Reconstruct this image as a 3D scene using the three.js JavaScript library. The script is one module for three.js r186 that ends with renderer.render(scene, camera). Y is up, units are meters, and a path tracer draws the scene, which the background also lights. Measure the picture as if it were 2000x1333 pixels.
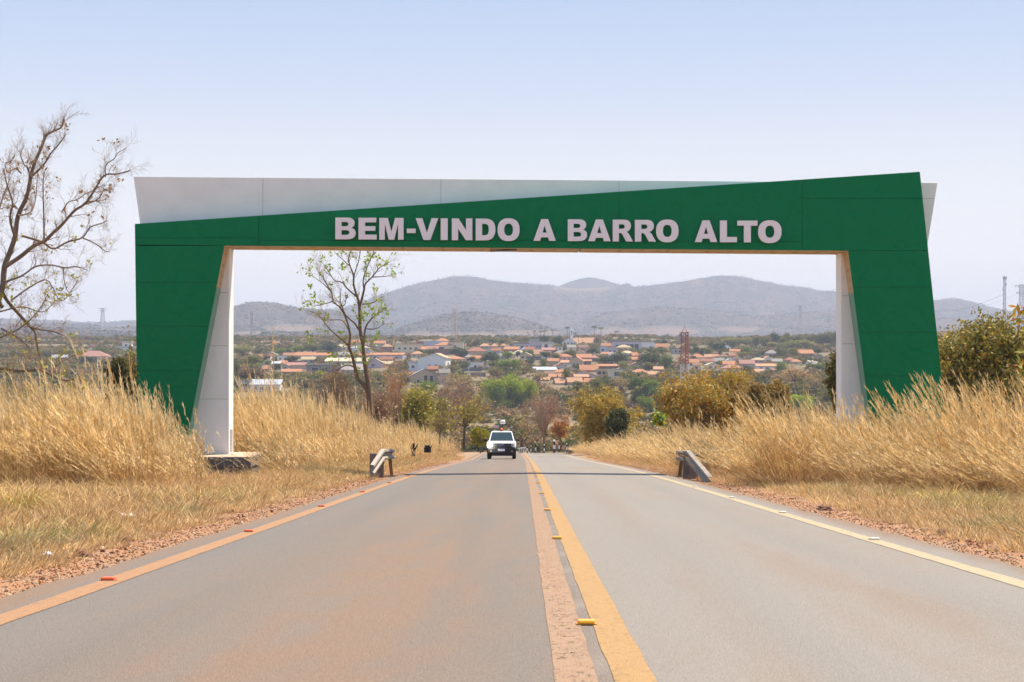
import * as THREE from 'three';
import { mergeGeometries } from 'three/addons/utils/BufferGeometryUtils.js';
import { RoundedBoxGeometry } from 'three/addons/geometries/RoundedBoxGeometry.js';
import { ConvexGeometry } from 'three/addons/geometries/ConvexGeometry.js';
import { createNoise2D, createNoise3D } from 'simplex-noise';

// ---------------------------------------------------------------- camera, sky, sun, exposure
const EXPOSURE = 1.9;
const F = 3463, EYE = 1.08, HORIZON = 708;             // focal length in photo pixels (2000 wide), eye height, true horizon row
const scene = new THREE.Scene();
const camera = new THREE.PerspectiveCamera(2 * Math.atan(666.5 / F) * 180 / Math.PI, 2000 / 1333, 0.2, 30000);
camera.position.set(0, EYE, 0);
const PITCH = Math.atan((HORIZON - 666.5) / F);
camera.rotation.x = PITCH;
camera.focus = 57; camera.userData.fStop = 9;
const renderer = new THREE.WebGLRenderer({ antialias: true });
renderer.toneMapping = THREE.LinearToneMapping;
renderer.toneMappingExposure = EXPOSURE;
renderer.shadowMap.enabled = true;

const SUN_EL = 61 * Math.PI / 180, SUN_AZ = 46 * Math.PI / 180;   // right of straight ahead: the front of the gateway is in its own shade
const sunDir = new THREE.Vector3(Math.cos(SUN_EL) * Math.sin(SUN_AZ), Math.sin(SUN_EL), -Math.cos(SUN_EL) * Math.cos(SUN_AZ));
const sun = new THREE.DirectionalLight(new THREE.Color(1.0, 0.875, 0.70), 5.0);
sun.name = 'sun';
sun.position.copy(sunDir).multiplyScalar(200).add(new THREE.Vector3(0, 0, -60));
sun.target.position.set(0, 0, -60);
sun.castShadow = true;
sun.shadow.radius = 1;
Object.assign(sun.shadow.camera, { left: -120, right: 120, top: 120, bottom: -120, near: 1, far: 500 });
sun.shadow.mapSize.set(4096, 4096);
scene.add(sun, sun.target);

{ // clear dry-season sky: pale at the horizon, blue towards the zenith
  const W = 512, H = 256, data = new Float32Array(W * H * 4);
  const stops = [[0, 1.24, 1.20, 1.14], [3, 1.14, 1.12, 1.08], [6, .90, .935, .975], [9, .64, .745, .94], [12, .475, .63, .90], [20, .40, .585, .90], [40, .26, .46, .82], [90, .15, .33, .72]];
  for (let r = 0; r < H; r++) {
    const el = ((r + .5) / H - .5) * 180, e = Math.max(0, el);
    let k = 0; while (k < stops.length - 2 && stops[k + 1][0] < e) k++;
    const a = stops[k], b = stops[k + 1], t = Math.min(1, (e - a[0]) / (b[0] - a[0]));
    for (let c = 0; c < W; c++) {
      const round = ((c + .5) / W - .5) * 2 * Math.PI, cu = Math.cos(el * Math.PI / 180);
      const cs = Math.cos(round) * cu * sunDir.x + Math.sin(el * Math.PI / 180) * sunDir.y + Math.sin(round) * cu * sunDir.z;
      const glow = .35 * Math.exp(-(1 - cs) / .06) + .10 * Math.exp(-(1 - cs) / .3);
      for (let q = 0; q < 3; q++) {
        let v = (a[q + 1] + (b[q + 1] - a[q + 1]) * t) + glow;
        if (el < 0) v = [.5, .44, .38][q];
        data[(r * W + c) * 4 + q] = v / EXPOSURE;
      }
      data[(r * W + c) * 4 + 3] = 1;
    }
  }
  const tex = new THREE.DataTexture(data, W, H, THREE.RGBAFormat, THREE.FloatType);
  tex.mapping = THREE.EquirectangularReflectionMapping; tex.magFilter = THREE.LinearFilter; tex.minFilter = THREE.LinearFilter; tex.needsUpdate = true;
  scene.background = tex; scene.environment = tex;
}
scene.fog = new THREE.FogExp2(new THREE.Color(.75, .815, 1.0), 1.45e-4);

// ---------------------------------------------------------------- helpers
function rng(seed) { let a = seed >>> 0; return () => { a |= 0; a = a + 0x6D2B79F5 | 0; let t = Math.imul(a ^ a >>> 15, 1 | a); t = t + Math.imul(t ^ t >>> 7, 61 | t) ^ t; return ((t ^ t >>> 14) >>> 0) / 4294967296; }; }
const n2 = createNoise2D(rng(11)), n3 = createNoise3D(rng(12));
const clamp = (x, a, b) => Math.min(b, Math.max(a, x)), lerp = (a, b, t) => a + (b - a) * t;
const sstep = (a, b, x) => { const t = clamp((x - a) / (b - a), 0, 1); return t * t * (3 - 2 * t); };
const fbm = (x, y, o = 4) => { let s = 0, a = .5; for (let i = 0; i < o; i++) { s += a * n2(x, y); x *= 2.03; y *= 2.03; a *= .5; } return s; };
const V = (x, y, z) => new THREE.Vector3(x, y, z);
const col = (r, g, b) => new THREE.Color(r, g, b);
// the world point that stands at photo pixel (px, py), d metres ahead
function at(px, py, d) {
  const x = (px - 1000) / F, y = (666.5 - py) / F, c = Math.cos(PITCH), s = Math.sin(PITCH);
  const Y = y * c + s, Z = c - y * s, k = d / Z;
  return V(x * k, EYE + Y * k, -d);
}
const names = {};
function numbered(n) { const k = names[n] = (names[n] ?? -1) + 1; return k ? n + '_' + String(k).padStart(3, '0') : n; }
function tag(o, label, category, group, kind) { o.userData = { label }; if (category) o.userData.category = category; if (group) o.userData.group = group; if (kind) o.userData.kind = kind; return o; }
function thing(name, label, category, p, turn = 0, group) { const g = new THREE.Group(); g.name = numbered(name); tag(g, label, category, group); if (p) g.position.copy(p); g.rotation.y = turn; scene.add(g); return g; }
function part(name, geo, mat, parent, label) { const m = new THREE.Mesh(geo, mat); m.name = name; m.castShadow = m.receiveShadow = true; if (label) m.userData = { label }; parent.add(m); return m; }
function struct(name, geo, mat, label) { const m = part(numbered(name), geo, mat, scene); m.userData = { kind: 'structure' }; if (label) m.userData.label = label; return m; }
function stuff(o, name, label) { o.name = numbered(name); o.userData = { kind: 'stuff', label }; o.castShadow = o.receiveShadow = true; scene.add(o); return o; }
const std = (c, r = .85, o = {}) => new THREE.MeshStandardMaterial({ color: c, roughness: r, side: THREE.DoubleSide, ...o });
const phys = (c, r = .85, o = {}) => new THREE.MeshPhysicalMaterial({ color: c, roughness: r, side: THREE.DoubleSide, ...o });

class MB {   // a mesh builder: quads, boxes and tapered tubes into one geometry, with vertex colours if asked
  constructor(colours = false) { this.p = []; this.i = []; this.c = colours ? [] : null; this.uv = []; }
  v(a, c, u = 0, w = 0) { this.p.push(a.x, a.y, a.z); this.uv.push(u, w); if (this.c) this.c.push(c[0], c[1], c[2]); return this.p.length / 3 - 1; }
  tri(a, b, c, k) { const s = this.v(a, k); this.v(b, k); this.v(c, k); this.i.push(s, s + 1, s + 2); }
  quad(a, b, c, d, k) { const s = this.v(a, k, 0, 0); this.v(b, k, 1, 0); this.v(c, k, 1, 1); this.v(d, k, 0, 1); this.i.push(s, s + 1, s + 2, s, s + 2, s + 3); }
  tube(pts, radii, sides, k) {
    const n = pts.length; let up = V(.31, .2, .93), base = this.p.length / 3;
    for (let j = 0; j < n; j++) {
      const t = pts[Math.min(n - 1, j + 1)].clone().sub(pts[Math.max(0, j - 1)]).normalize();
      const s = t.clone().cross(up); if (s.lengthSq() < 1e-6) s.copy(t).cross(V(1, 0, .1)); s.normalize(); up = s.clone().cross(t).normalize();
      for (let q = 0; q < sides; q++) { const a = q / sides * Math.PI * 2; this.v(pts[j].clone().addScaledVector(s, Math.cos(a) * radii[j]).addScaledVector(up, Math.sin(a) * radii[j]), k, q / sides * 2, j); }
    }
    for (let j = 0; j < n - 1; j++) for (let q = 0; q < sides; q++) { const a = base + j * sides + q, b = base + j * sides + (q + 1) % sides; this.i.push(a, b, b + sides, a, b + sides, a + sides); }
    if (radii[n - 1] > .004) { for (let q = 1; q < sides - 1; q++) { const a = base + (n - 1) * sides; this.i.push(a, a + q, a + q + 1); } }
  }
  bar(a, b, r, k) { this.tube([a, b], [r, r], 4, k); }
  box(x0, x1, y0, y1, z0, z1, k) {
    const P = [V(x0, y0, z1), V(x1, y0, z1), V(x1, y1, z1), V(x0, y1, z1), V(x0, y0, z0), V(x1, y0, z0), V(x1, y1, z0), V(x0, y1, z0)];
    for (const [a, b, c, d] of [[0, 1, 2, 3], [5, 4, 7, 6], [4, 0, 3, 7], [1, 5, 6, 2], [3, 2, 6, 7], [4, 5, 1, 0]]) this.quad(P[a], P[b], P[c], P[d], k);
  }
  geo() {
    const g = new THREE.BufferGeometry();
    g.setAttribute('position', new THREE.Float32BufferAttribute(this.p, 3));
    g.setAttribute('uv', new THREE.Float32BufferAttribute(this.uv, 2));
    if (this.c) g.setAttribute('color', new THREE.Float32BufferAttribute(this.c, 3));
    g.setIndex(this.i); g.computeVertexNormals(); return g;
  }
}
// tileable value noise
function tnoise(seed, period) {
  const r = rng(seed), t = new Float32Array(period * period).map(() => r());
  return (x, y) => { x = (x % 1 + 1) % 1 * period; y = (y % 1 + 1) % 1 * period; const ix = Math.floor(x), iy = Math.floor(y), fx = x - ix, fy = y - iy, sx = fx * fx * (3 - 2 * fx), sy = fy * fy * (3 - 2 * fy), X = (ix + 1) % period, Y = (iy + 1) % period; return lerp(lerp(t[iy * period + ix], t[iy * period + X], sx), lerp(t[Y * period + ix], t[Y * period + X], sx), sy); };
}
function tex(size, fn, srgb = false, repeat = [1, 1]) {
  const d = new Uint8Array(size * size * 4);
  for (let y = 0; y < size; y++) for (let x = 0; x < size; x++) { const c = fn(x / size, y / size, x, y), o = (y * size + x) * 4; for (let q = 0; q < 3; q++) d[o + q] = clamp((Array.isArray(c) ? c[q] : c) * 255, 0, 255); d[o + 3] = 255; }
  const t = new THREE.DataTexture(d, size, size); t.wrapS = t.wrapT = THREE.RepeatWrapping; t.magFilter = THREE.LinearFilter; t.minFilter = THREE.LinearMipmapLinearFilter; t.generateMipmaps = true;
  if (srgb) t.colorSpace = THREE.SRGBColorSpace; t.repeat.set(...repeat); t.needsUpdate = true; return t;
}
function rep(t, x, y) { const c = t.clone(); c.repeat.set(x, y); c.needsUpdate = true; return c; }
function pchip(K) { // monotone cubic through knots [x, y]
  const n = K.length, m = [], dl = [];
  for (let i = 0; i < n - 1; i++) dl.push((K[i + 1][1] - K[i][1]) / (K[i + 1][0] - K[i][0]));
  for (let i = 0; i < n; i++) m.push(i === 0 ? dl[0] : i === n - 1 ? dl[n - 2] : dl[i - 1] * dl[i] <= 0 ? 0 : 2 * dl[i - 1] * dl[i] / (dl[i - 1] + dl[i]));
  return (x) => { if (x <= K[0][0]) return K[0][1] + m[0] * (x - K[0][0]); if (x >= K[n - 1][0]) return K[n - 1][1]; let i = 0; while (K[i + 1][0] < x) i++; const h = K[i + 1][0] - K[i][0], t = (x - K[i][0]) / h, a = t * t, b = a * t; return (2 * b - 3 * a + 1) * K[i][1] + (b - 2 * a + t) * h * m[i] + (3 * a - 2 * b) * K[i + 1][1] + (b - a) * h * m[i + 1]; };
}
// ---------------------------------------------------------------- the lie of the land
// depth below the eye along the road, then down into the valley and up the hillside that carries the town
const depthBelow = pchip([[-200, -7.4], [0, 1.08], [20, 1.93], [54, 3.37], [114, 6.2], [170, 8.7], [230, 12.3], [300, 16.4], [380, 18.8], [460, 18.9], [600, 16.1], [700, 9.8], [850, 4.5], [1050, -2], [1350, -13], [1600, -21], [1800, -22], [2300, -8], [3000, 2], [4000, 4]]);
const roadY = (d) => EYE - depthBelow(d);
const roadC = (d) => (d < 110 ? .37 + .0058 * d : d < 170 ? 1.008 - (d - 110) * .0012 : .936 - (d - 170) ** 2 * .0012);   // x of the centre line; it bends away to the left past the brow
function G(x, d) {   // height of the ground
  const yr = roadY(d), u = d < 400 ? Math.abs(x - roadC(d)) : 99, near = 1 - sstep(200, 320, d);
  let y = yr;
  if (near > 0) {
    y += near * (-.055 - .01 * Math.min(u, 4) - .10 * sstep(3.9, 3.4, u));
    const w = sstep(4.6, 8, u) * near;
    y += w * (.10 * n2(x * .35, d * .35) + .06 * n2(x * .9 + 9, d * .9) + .12 * n2(x * .08, d * .05));
    y += near * sstep(4.3, 5, u) * .025 * n2(x * 2.3, d * 2.1);
    if (d > 60 && x < 0) y += near * sstep(7, 12, u) * sstep(58, 75, d) * .55;
  }
  const far = sstep(220, 420, d);
  if (far > 0) y += far * (2.2 * n2(x * .006, d * .006) + .8 * n2(x * .02 + 5, d * .02));
  return y;
}
function hit(px, py, from = 375, to = 2300) {  // where the sight line through a photo pixel meets the ground
  const k = at(px, py, 1), sx = k.x, sy = k.y - EYE;
  let prev = from;
  for (let d = from; d < to; d += d * .004 + .5) { if (EYE + sy * d < G(sx * d, d)) { let a = prev, b = d; for (let i = 0; i < 20; i++) { const m = (a + b) / 2; if (EYE + sy * m < G(sx * m, m)) b = m; else a = m; } return { x: sx * b, d: b, y: G(sx * b, b) }; } prev = d; }
  return { x: sx * to, d: to, y: G(sx * to, to) };
}
const fine = tnoise(3, 256), mid = tnoise(4, 64), coarse = tnoise(5, 16), finer = tnoise(6, 512), tiny = tnoise(8, 128);
const soilMap = tex(1024, (u, v) => { const k = .72 + .28 * (finer(u, v) * .5 + fine(u, v) * .35 + mid(u, v) * .4 + coarse(u, v) * .3 - .3); return k; });
const soilBump = tex(1024, (u, v) => finer(u, v) * .5 + fine(u, v) * .5);
{
  const us = [0, 2, 3.3, 3.6, 3.95, 4.1, 4.3, 4.5, 4.75, 5, 5.3, 5.6, 6, 6.4, 6.9, 7.4, 8, 8.7, 9.5, 10.4, 11.4, 12.6, 14, 15.6, 17.5, 20, 23, 27, 32, 38, 45, 54, 65, 80];
  const X = [...us.slice(1).reverse().map((u) => -u), ...us], D = [];
  for (let d = -160; d < 4; d += 8) D.push(d);
  for (let d = 4; d < 9200; d += d < 60 ? .45 : d < 140 ? .9 : d < 330 ? 2 : d * .008) D.push(d);
  const pos = [], cl = [], uv = [], idx = [], nx = X.length;
  for (const d of D) {
    const s = Math.max(1, d / 120), c = d < 400 ? roadC(Math.max(0, d)) * (1 - sstep(220, 400, d)) : 0;
    for (const u of X) {
      const x = c + u * s, a = Math.abs(u);
      pos.push(x, G(x, d), -d); uv.push(x / 3, d / 3);
      const w = fbm(x * .5, d * .5, 3), w2 = fbm(x * .05, d * .03, 3);
      let r, g, b;
      if (d < 330) {
        const edge = a + .35 * fbm(x * .8, d * .35, 3);
        const red = [.45, .235, .12], dust = [.38, .26, .155], straw = [.34, .235, .12];
        const q = sstep(4.05, 4.2, edge), s2 = sstep(4.75, 5.5, edge + .45 * w);
        [r, g, b] = [0, 1, 2].map((i) => lerp(lerp(dust[i], red[i], q), straw[i] * (1 + .25 * w), s2));
      } else {
        const t = sstep(-.25, .3, w2 + .2 * w), e = d > 520 && d < 1750 ? 1 : 0;
        const pasture = [.27, .185, .10], green = [.085, .085, .03], earth = [.19, .135, .075];
        [r, g, b] = [0, 1, 2].map((i) => lerp(lerp(pasture[i], e ? earth[i] : pasture[i], .8), green[i], t * (e ? .7 : .4)));
      }
      cl.push(r, g, b);
    }
  }
  for (let j = 0; j < D.length - 1; j++) for (let i = 0; i < nx - 1; i++) { const a = j * nx + i; idx.push(a, a + 1, a + nx + 1, a, a + nx + 1, a + nx); }
  const g = new THREE.BufferGeometry();
  g.setAttribute('position', new THREE.Float32BufferAttribute(pos, 3)); g.setAttribute('uv', new THREE.Float32BufferAttribute(uv, 2)); g.setAttribute('color', new THREE.Float32BufferAttribute(cl, 3)); g.setIndex(idx); g.computeVertexNormals();
  struct('ground', g, std(0xffffff, .95, { vertexColors: true, map: soilMap, bumpMap: soilBump, bumpScale: .03 }), 'dusty ground, verges and valley floor');
}
// ---------------------------------------------------------------- the road
const stones = (() => {   // the chippings of the surfacing, each with its own tone and height
  const S = 2048, c = new Float32Array(S * S).fill(.5), h = new Float32Array(S * S), r = rng(61);
  for (let i = 0; i < 210000; i++) {
    const x = r() * S, y = r() * S, q = 1.2 + 2.6 * r() * r(), t = .30 + .45 * r() + (r() > .97 ? .3 : 0), e = .5 + .5 * r(), R = Math.ceil(q);
    for (let j = -R; j <= R; j++) for (let k = -R; k <= R; k++) { const dd = (j * j + k * k * (1 + e)) / (q * q); if (dd > 1) continue; const o = ((Math.floor(y) + j + S) % S) * S + (Math.floor(x) + k + S) % S, hh = 1 - dd * .8; c[o] = t * (1 - .3 * dd); h[o] = Math.max(h[o] * .8, hh * (.5 + .5 * e)); }
  }
  return { c, h, S };
})();
const asphaltMap = tex(2048, (u, v, x, y) => { const k = .42 + .56 * stones.c[y * stones.S + x] + .05 * (fine(u, v) - .5); return [k, k * .992, k * .98]; });
const asphaltBump = tex(2048, (u, v, x, y) => stones.h[y * stones.S + x]);
const roadS = (d) => { const D = []; for (let q = d[0]; q < d[1]; q += q < 60 ? .5 : 1.5) D.push(q); D.push(d[1]); return D; };
function strip(d0, d1, uL, uR, lift, n = 1, wob = 0, seed = 1) {  // a sheet that follows the road between two offsets from its centre line
  const D = roadS([d0, d1]), pos = [], uv = [], idx = [], cl = [], r = rng(seed), w = n + 1;
  for (const d of D) for (let i = 0; i <= n; i++) {
    let u = lerp(typeof uL === 'function' ? uL(d) : uL, typeof uR === 'function' ? uR(d) : uR, i / n);
    if (wob && (i === 0 || i === n)) u += (r() - .5) * wob;
    const x = roadC(Math.max(0, d)) + u;
    pos.push(x, roadY(d) - .01 * Math.abs(u) + lift, -d); uv.push(x / 4, d / 4); cl.push(1, 1, 1);
  }
  for (let j = 0; j < D.length - 1; j++) for (let i = 0; i < n; i++) { const a = j * w + i; idx.push(a, a + 1, a + w + 1, a, a + w + 1, a + w); }
  const g = new THREE.BufferGeometry();
  g.setAttribute('position', new THREE.Float32BufferAttribute(pos, 3)); g.setAttribute('uv', new THREE.Float32BufferAttribute(uv, 2)); g.setAttribute('color', new THREE.Float32BufferAttribute(cl, 3)); g.setIndex(idx); g.computeVertexNormals();
  return g;
}
{
  const g = strip(-60, 260, (d) => -3.98 + .10 * fbm(1, d * .7, 3), (d) => 3.95 + .10 * fbm(7, d * .7, 3), 0, 44);
  const P = g.attributes.position, C = g.attributes.color;
  for (let i = 0; i < P.count; i++) {   // red dust that traffic and wind have laid on the surface, with a ragged outline
    const d = -P.getZ(i), u = P.getX(i) - roadC(Math.max(0, d));
    const a = fbm(u * .9 + 3, d * .05, 4), b = fbm(u * 2.4, d * .10 + 40, 4);
    let k = .30 * sstep(-.2, .55, a + .3 * b);
    k += .62 * Math.exp(-(((u + 1.35 - .3 * a) / 1.1) ** 2)) * (.65 + .9 * b + .9 * sstep(30, 9, d)); k *= .82 + .5 * fbm(u * 6, d * .6, 3);
    k += .40 * Math.exp(-(((u - 2.35 + .02 * d - .25 * a) / .35) ** 2)) * sstep(24, 14, d) * (.6 + .8 * b);
    k += .95 * sstep(3.70, 3.86, Math.abs(u) + .10 * b);
    k = clamp(k, 0, .95);
    const base = u < 0 ? [.208, .188, .170] : [.305, .278, .248], dust = [.275, .18, .118], v = (1 + .08 * a) * (1 - .06 * Math.exp(-(((Math.abs(u) - 1.0) / .28) ** 2)) - .06 * Math.exp(-(((Math.abs(u) - 2.6) / .28) ** 2)));
    C.setXYZ(i, lerp(base[0] * v, dust[0], k), lerp(base[1] * v, dust[1], k), lerp(base[2] * v, dust[2], k));
  }
  struct('road', g, std(0xffffff, .88, { vertexColors: true, map: asphaltMap, bumpMap: asphaltBump, bumpScale: .005 }), 'two lane asphalt road running downhill');
  const wear = tex(512, (u, v) => { const n = .55 * fine(u, v) + .35 * mid(u, v) + .25 * tiny(u, v); return n; });
  const wearFine = tex(1024, (u, v) => .5 * finer(u, v) + .3 * tiny(u, v) + .2 * mid(u, v)), worn = (c, cut, k) => std(c, .8, { map: tex(512, (u, v) => { const s = .86 + .2 * (fine(u, v) - .5) - (mid(u, v) > .78 ? .12 : 0) - (finer(u, v) > .9 ? .16 : 0); return s; }), alphaMap: wearFine, alphaTest: cut, bumpMap: asphaltBump, bumpScale: .003 });
  const mk = (name, a, b, m, lift = .004, seed = 1, d0 = -30, d1 = 250) => struct(name, strip(d0, d1, a, b, lift, 2, .012, seed), m);
  mk('road_marking', -3.66, -3.46, worn(col(.36, .19, .085), .2), .004, 2).userData.label = 'dusty orange edge line of the left lane';
  mk('road_marking', 3.33, 3.52, worn(col(.40, .325, .20), .2), .004, 3).userData.label = 'pale yellow edge line of the right lane';
  mk('road_marking', -.225, -.035, worn(col(.325, .20, .118), .31), .004, 4).userData.label = 'dust-covered left line of the double centre marking';
  mk('road_marking', .035, .225, worn(col(.37, .215, .075), .20), .004, 5).userData.label = 'clean yellow right line of the double centre marking';
  // dust that lies along the left centre line, tar seams and scuffs
  const tar = std(col(.035, .033, .032), .7);
  for (const [d, a, b, w] of [[97, -3.3, 3.2, .30], [101, -1.75, -.9, .5], [99, -3.0, -2.2, .4], [128, -.2, 3.2, .7], [152, .2, 3.0, .8], [117, .4, 3.2, .4]]) {
    const g2 = strip(d, d + w, a, b, .006, 8, .05, d); const P2 = g2.attributes.position; for (let i = 0; i < P2.count; i++) P2.setZ(i, P2.getZ(i) + .25 * n2(P2.getX(i) * 1.2, d)); struct('tar_seam', g2, tar, 'dark tar seam across the road');
  }
  struct('road_marking', strip(67, 68.4, 1.5, 2.9, .006, 3, .04, 9), worn(col(.34, .26, .16), .3), 'faded painted patch across the right lane');
}
// ---------------------------------------------------------------- hills beyond the town
{
  const L = [
    { d: 6500, wf: 3300, wb: 2500, k: [[-500, 640], [0, 622], [90, 625], [190, 630], [265, 626], [400, 621], [560, 612], [640, 604], [680, 598], [730, 579], [770, 566], [800, 557], [830, 549], [860, 543], [890, 538], [925, 539], [960, 546.5], [1010, 552], [1040, 554], [1080, 557], [1130, 562], [1170, 561], [1200, 557], [1225, 554], [1240, 559], [1270, 557], [1300, 553], [1330, 549], [1370, 543], [1405, 537], [1440, 538.5], [1490, 548], [1530, 556], [1570, 560], [1610, 567], [1640, 568], [1700, 575], [1760, 581], [1830, 586], [1860, 582], [1900, 590], [1950, 603], [2000, 612], [2100, 625], [2600, 640]] },
    { d: 7600, wf: 900, wb: 1500, k: [[-500, 690], [1020, 640], [1070, 572], [1100, 554], [1125, 545], [1155, 540.5], [1180, 546], [1210, 555], [1235, 566], [1280, 640], [2600, 690]] },
    { d: 8900, wf: 1500, wb: 300, k: [[-500, 640], [1800, 640], [1880, 618], [1930, 610], [1960, 607], [2000, 606], [2100, 612], [2300, 616], [2600, 610]] },
    { d: 4300, wf: 1700, wb: 1300, k: [[-500, 655], [-100, 640], [60, 634], [150, 632], [230, 640], [330, 640], [380, 628], [420, 610], [455, 599], [480, 592], [500, 589], [530, 590.5], [560, 597], [600, 603], [640, 606], [680, 616], [740, 630], [800, 648], [900, 670], [2600, 670]] },
    { d: 3700, wf: 1300, wb: 1000, k: [[-500, 665], [700, 668], [760, 648], [820, 628], [870, 614], [930, 610], [990, 617], [1050, 633], [1110, 650], [1200, 668], [2600, 668]] },
    { d: 4900, wf: 2000, wb: 1500, k: [[-500, 668], [1060, 660], [1120, 632], [1200, 612], [1290, 600], [1380, 606], [1480, 618], [1560, 612], [1640, 606], [1720, 612], [1850, 622], [2000, 632], [2600, 645]] },
    { d: 3000, wf: 900, wb: 700, k: [[-500, 650], [0, 646], [120, 641], [265, 650], [380, 655], [460, 652], [560, 650], [640, 656], [760, 662], [1000, 672], [1300, 668], [1500, 664], [1700, 656], [1850, 650], [2000, 655], [2600, 655]] },
  ];
  for (const l of L) l.f = pchip(l.k);
  const elev = (px, d) => {
    let h = -30;
    const wx = (px - 1000) / F * d;
    const gully = 1 - Math.abs(n2(wx * .0014 + .3 * n2(d * .001, 3), d * .0011)), g2 = 1 - Math.abs(n2(wx * .006, d * .0032 + 7));
    for (const l of L) {
      const top = EYE + (HORIZON - l.f(px)) / F * l.d + 18, t = (d - l.d) / (d < l.d ? l.wf : l.wb);
      if (Math.abs(t) >= 1) continue;
      const s = t < 0 ? Math.pow(1 + t, 1.35) : 1 - t * t, away = clamp(Math.abs(t) * 4, 0, 1) * (1 - Math.abs(t));
      h = Math.max(h, -18 + top * s - away * (top * .24 * gully + top * .05 * g2));
    }
    return h;
  };
  const pos = [], cl = [], uv = [], idx = [], PX = [], D = [];
  for (let p = -420; p <= 2420; p += 5) PX.push(p);
  for (let d = 2150; d < 9200; d *= 1.012) D.push(d);
  const patch = [[1150, 563, 75, 7], [1300, 647, 75, 9], [1440, 644, 60, 5], [840, 657, 60, 8], [570, 641, 60, 7], [480, 652, 40, 4], [1040, 651, 70, 5], [930, 655, 60, 5], [140, 663, 50, 3], [1370, 550, 30, 3], [1210, 648, 50, 6]];
  for (const d of D) for (const p of PX) {
    const y = elev(p, d), x = (p - 1000) / F * d;
    pos.push(x, y, -d); uv.push(x / 300, d / 300);
    const py = HORIZON - (y - EYE) / d * F;
    let k = 0; for (const [a, b, w, h] of patch) k = Math.max(k, 1 - ((p - a) / w) ** 2 - ((py - b) / h) ** 2);
    const w = fbm(x * .004, d * .004, 4), w2 = fbm(x * .015 + 30, d * .015, 3);
    const tan = clamp(sstep(.1, .4, k + .35 * w2) * (k > -.2 ? 1 : 0) + .10 * sstep(.25, .5, w), 0, 1), dk = [.026, .032, .020], br = [.085, .058, .046], tn = [.17, .11, .07], s = sstep(-.22, .22, w2 + .7 * w);
    cl.push(...[0, 1, 2].map((i) => lerp(lerp(dk[i], br[i], s), tn[i], tan)));
  }
  const nx = PX.length;
  for (let j = 0; j < D.length - 1; j++) for (let i = 0; i < nx - 1; i++) { const a = j * nx + i; idx.push(a, a + 1, a + nx + 1, a, a + nx + 1, a + nx); }
  const g = new THREE.BufferGeometry();
  g.setAttribute('position', new THREE.Float32BufferAttribute(pos, 3)); g.setAttribute('uv', new THREE.Float32BufferAttribute(uv, 2)); g.setAttribute('color', new THREE.Float32BufferAttribute(cl, 3)); g.setIndex(idx); g.computeVertexNormals();
  struct('hills', g, std(0xffffff, 1, { vertexColors: true, map: soilMap }), 'hazy scrub covered hills behind the town');
  // scrub and trees on the hills, far too many to count
  const r = rng(77), m = new MB(); 
  for (let i = 0; i < 30; i++) { const a = r() * 6.283, e = Math.acos(r()), c = V(Math.cos(a) * Math.sin(e) * .38, .45 + Math.cos(e) * .35, Math.sin(a) * Math.sin(e) * .38), s = .17; m.quad(c.clone().add(V((r() - .5) * s * 2, (r() - .5) * s * 2, (r() - .5) * s * 2)), c.clone().add(V(s, (r() - .5) * s, (r() - .5) * s)), c.clone().add(V((r() - .5) * s, s, (r() - .5) * s)), c.clone().add(V(-s, (r() - .5) * s, (r() - .5) * s * 2))); }
  const N = 220000, im = new THREE.InstancedMesh(m.geo(), std(0xffffff, 1), N), M = new THREE.Matrix4(), Q = new THREE.Quaternion(), c = new THREE.Color();
  for (let i = 0, t = 0; i < N && t < N * 6; t++) {
    const p = -300 + r() * 2600, d = 2200 + 6600 * Math.pow(r(), 1.55), y = elev(p, d), x = (p - 1000) / F * d;
    if (y < -20) continue;
    const py = HORIZON - (y - EYE) / d * F; let k = -1; for (const [a, b, w, h] of patch) k = Math.max(k, 1 - ((p - a) / w) ** 2 - ((py - b) / h) ** 2);
    if (k > -.1 && r() < .93) continue;
    if (fbm(x * .006 + 9, d * .006, 3) < -.15 && r() < .6) continue;
    const s = (2.8 + 3.4 * r() * r()) * (d > 5000 ? 1.25 : 1);
    M.compose(V(x, y - .5, -d), Q.setFromAxisAngle(V(0, 1, 0), r() * 6.28), V(s * (1 + .5 * r()), s * (.55 + .35 * r()), s)); im.setMatrixAt(i, M);
    const q = r(); im.setColorAt(i, q < .5 ? c.setRGB(.045 + .02 * r(), .050 + .02 * r(), .026) : q < .8 ? c.setRGB(.078, .058, .044) : c.setRGB(.06, .068, .032)); i++;
  }
  stuff(im, 'scrub', 'scattered scrub and small trees on the hillsides');
}
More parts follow.
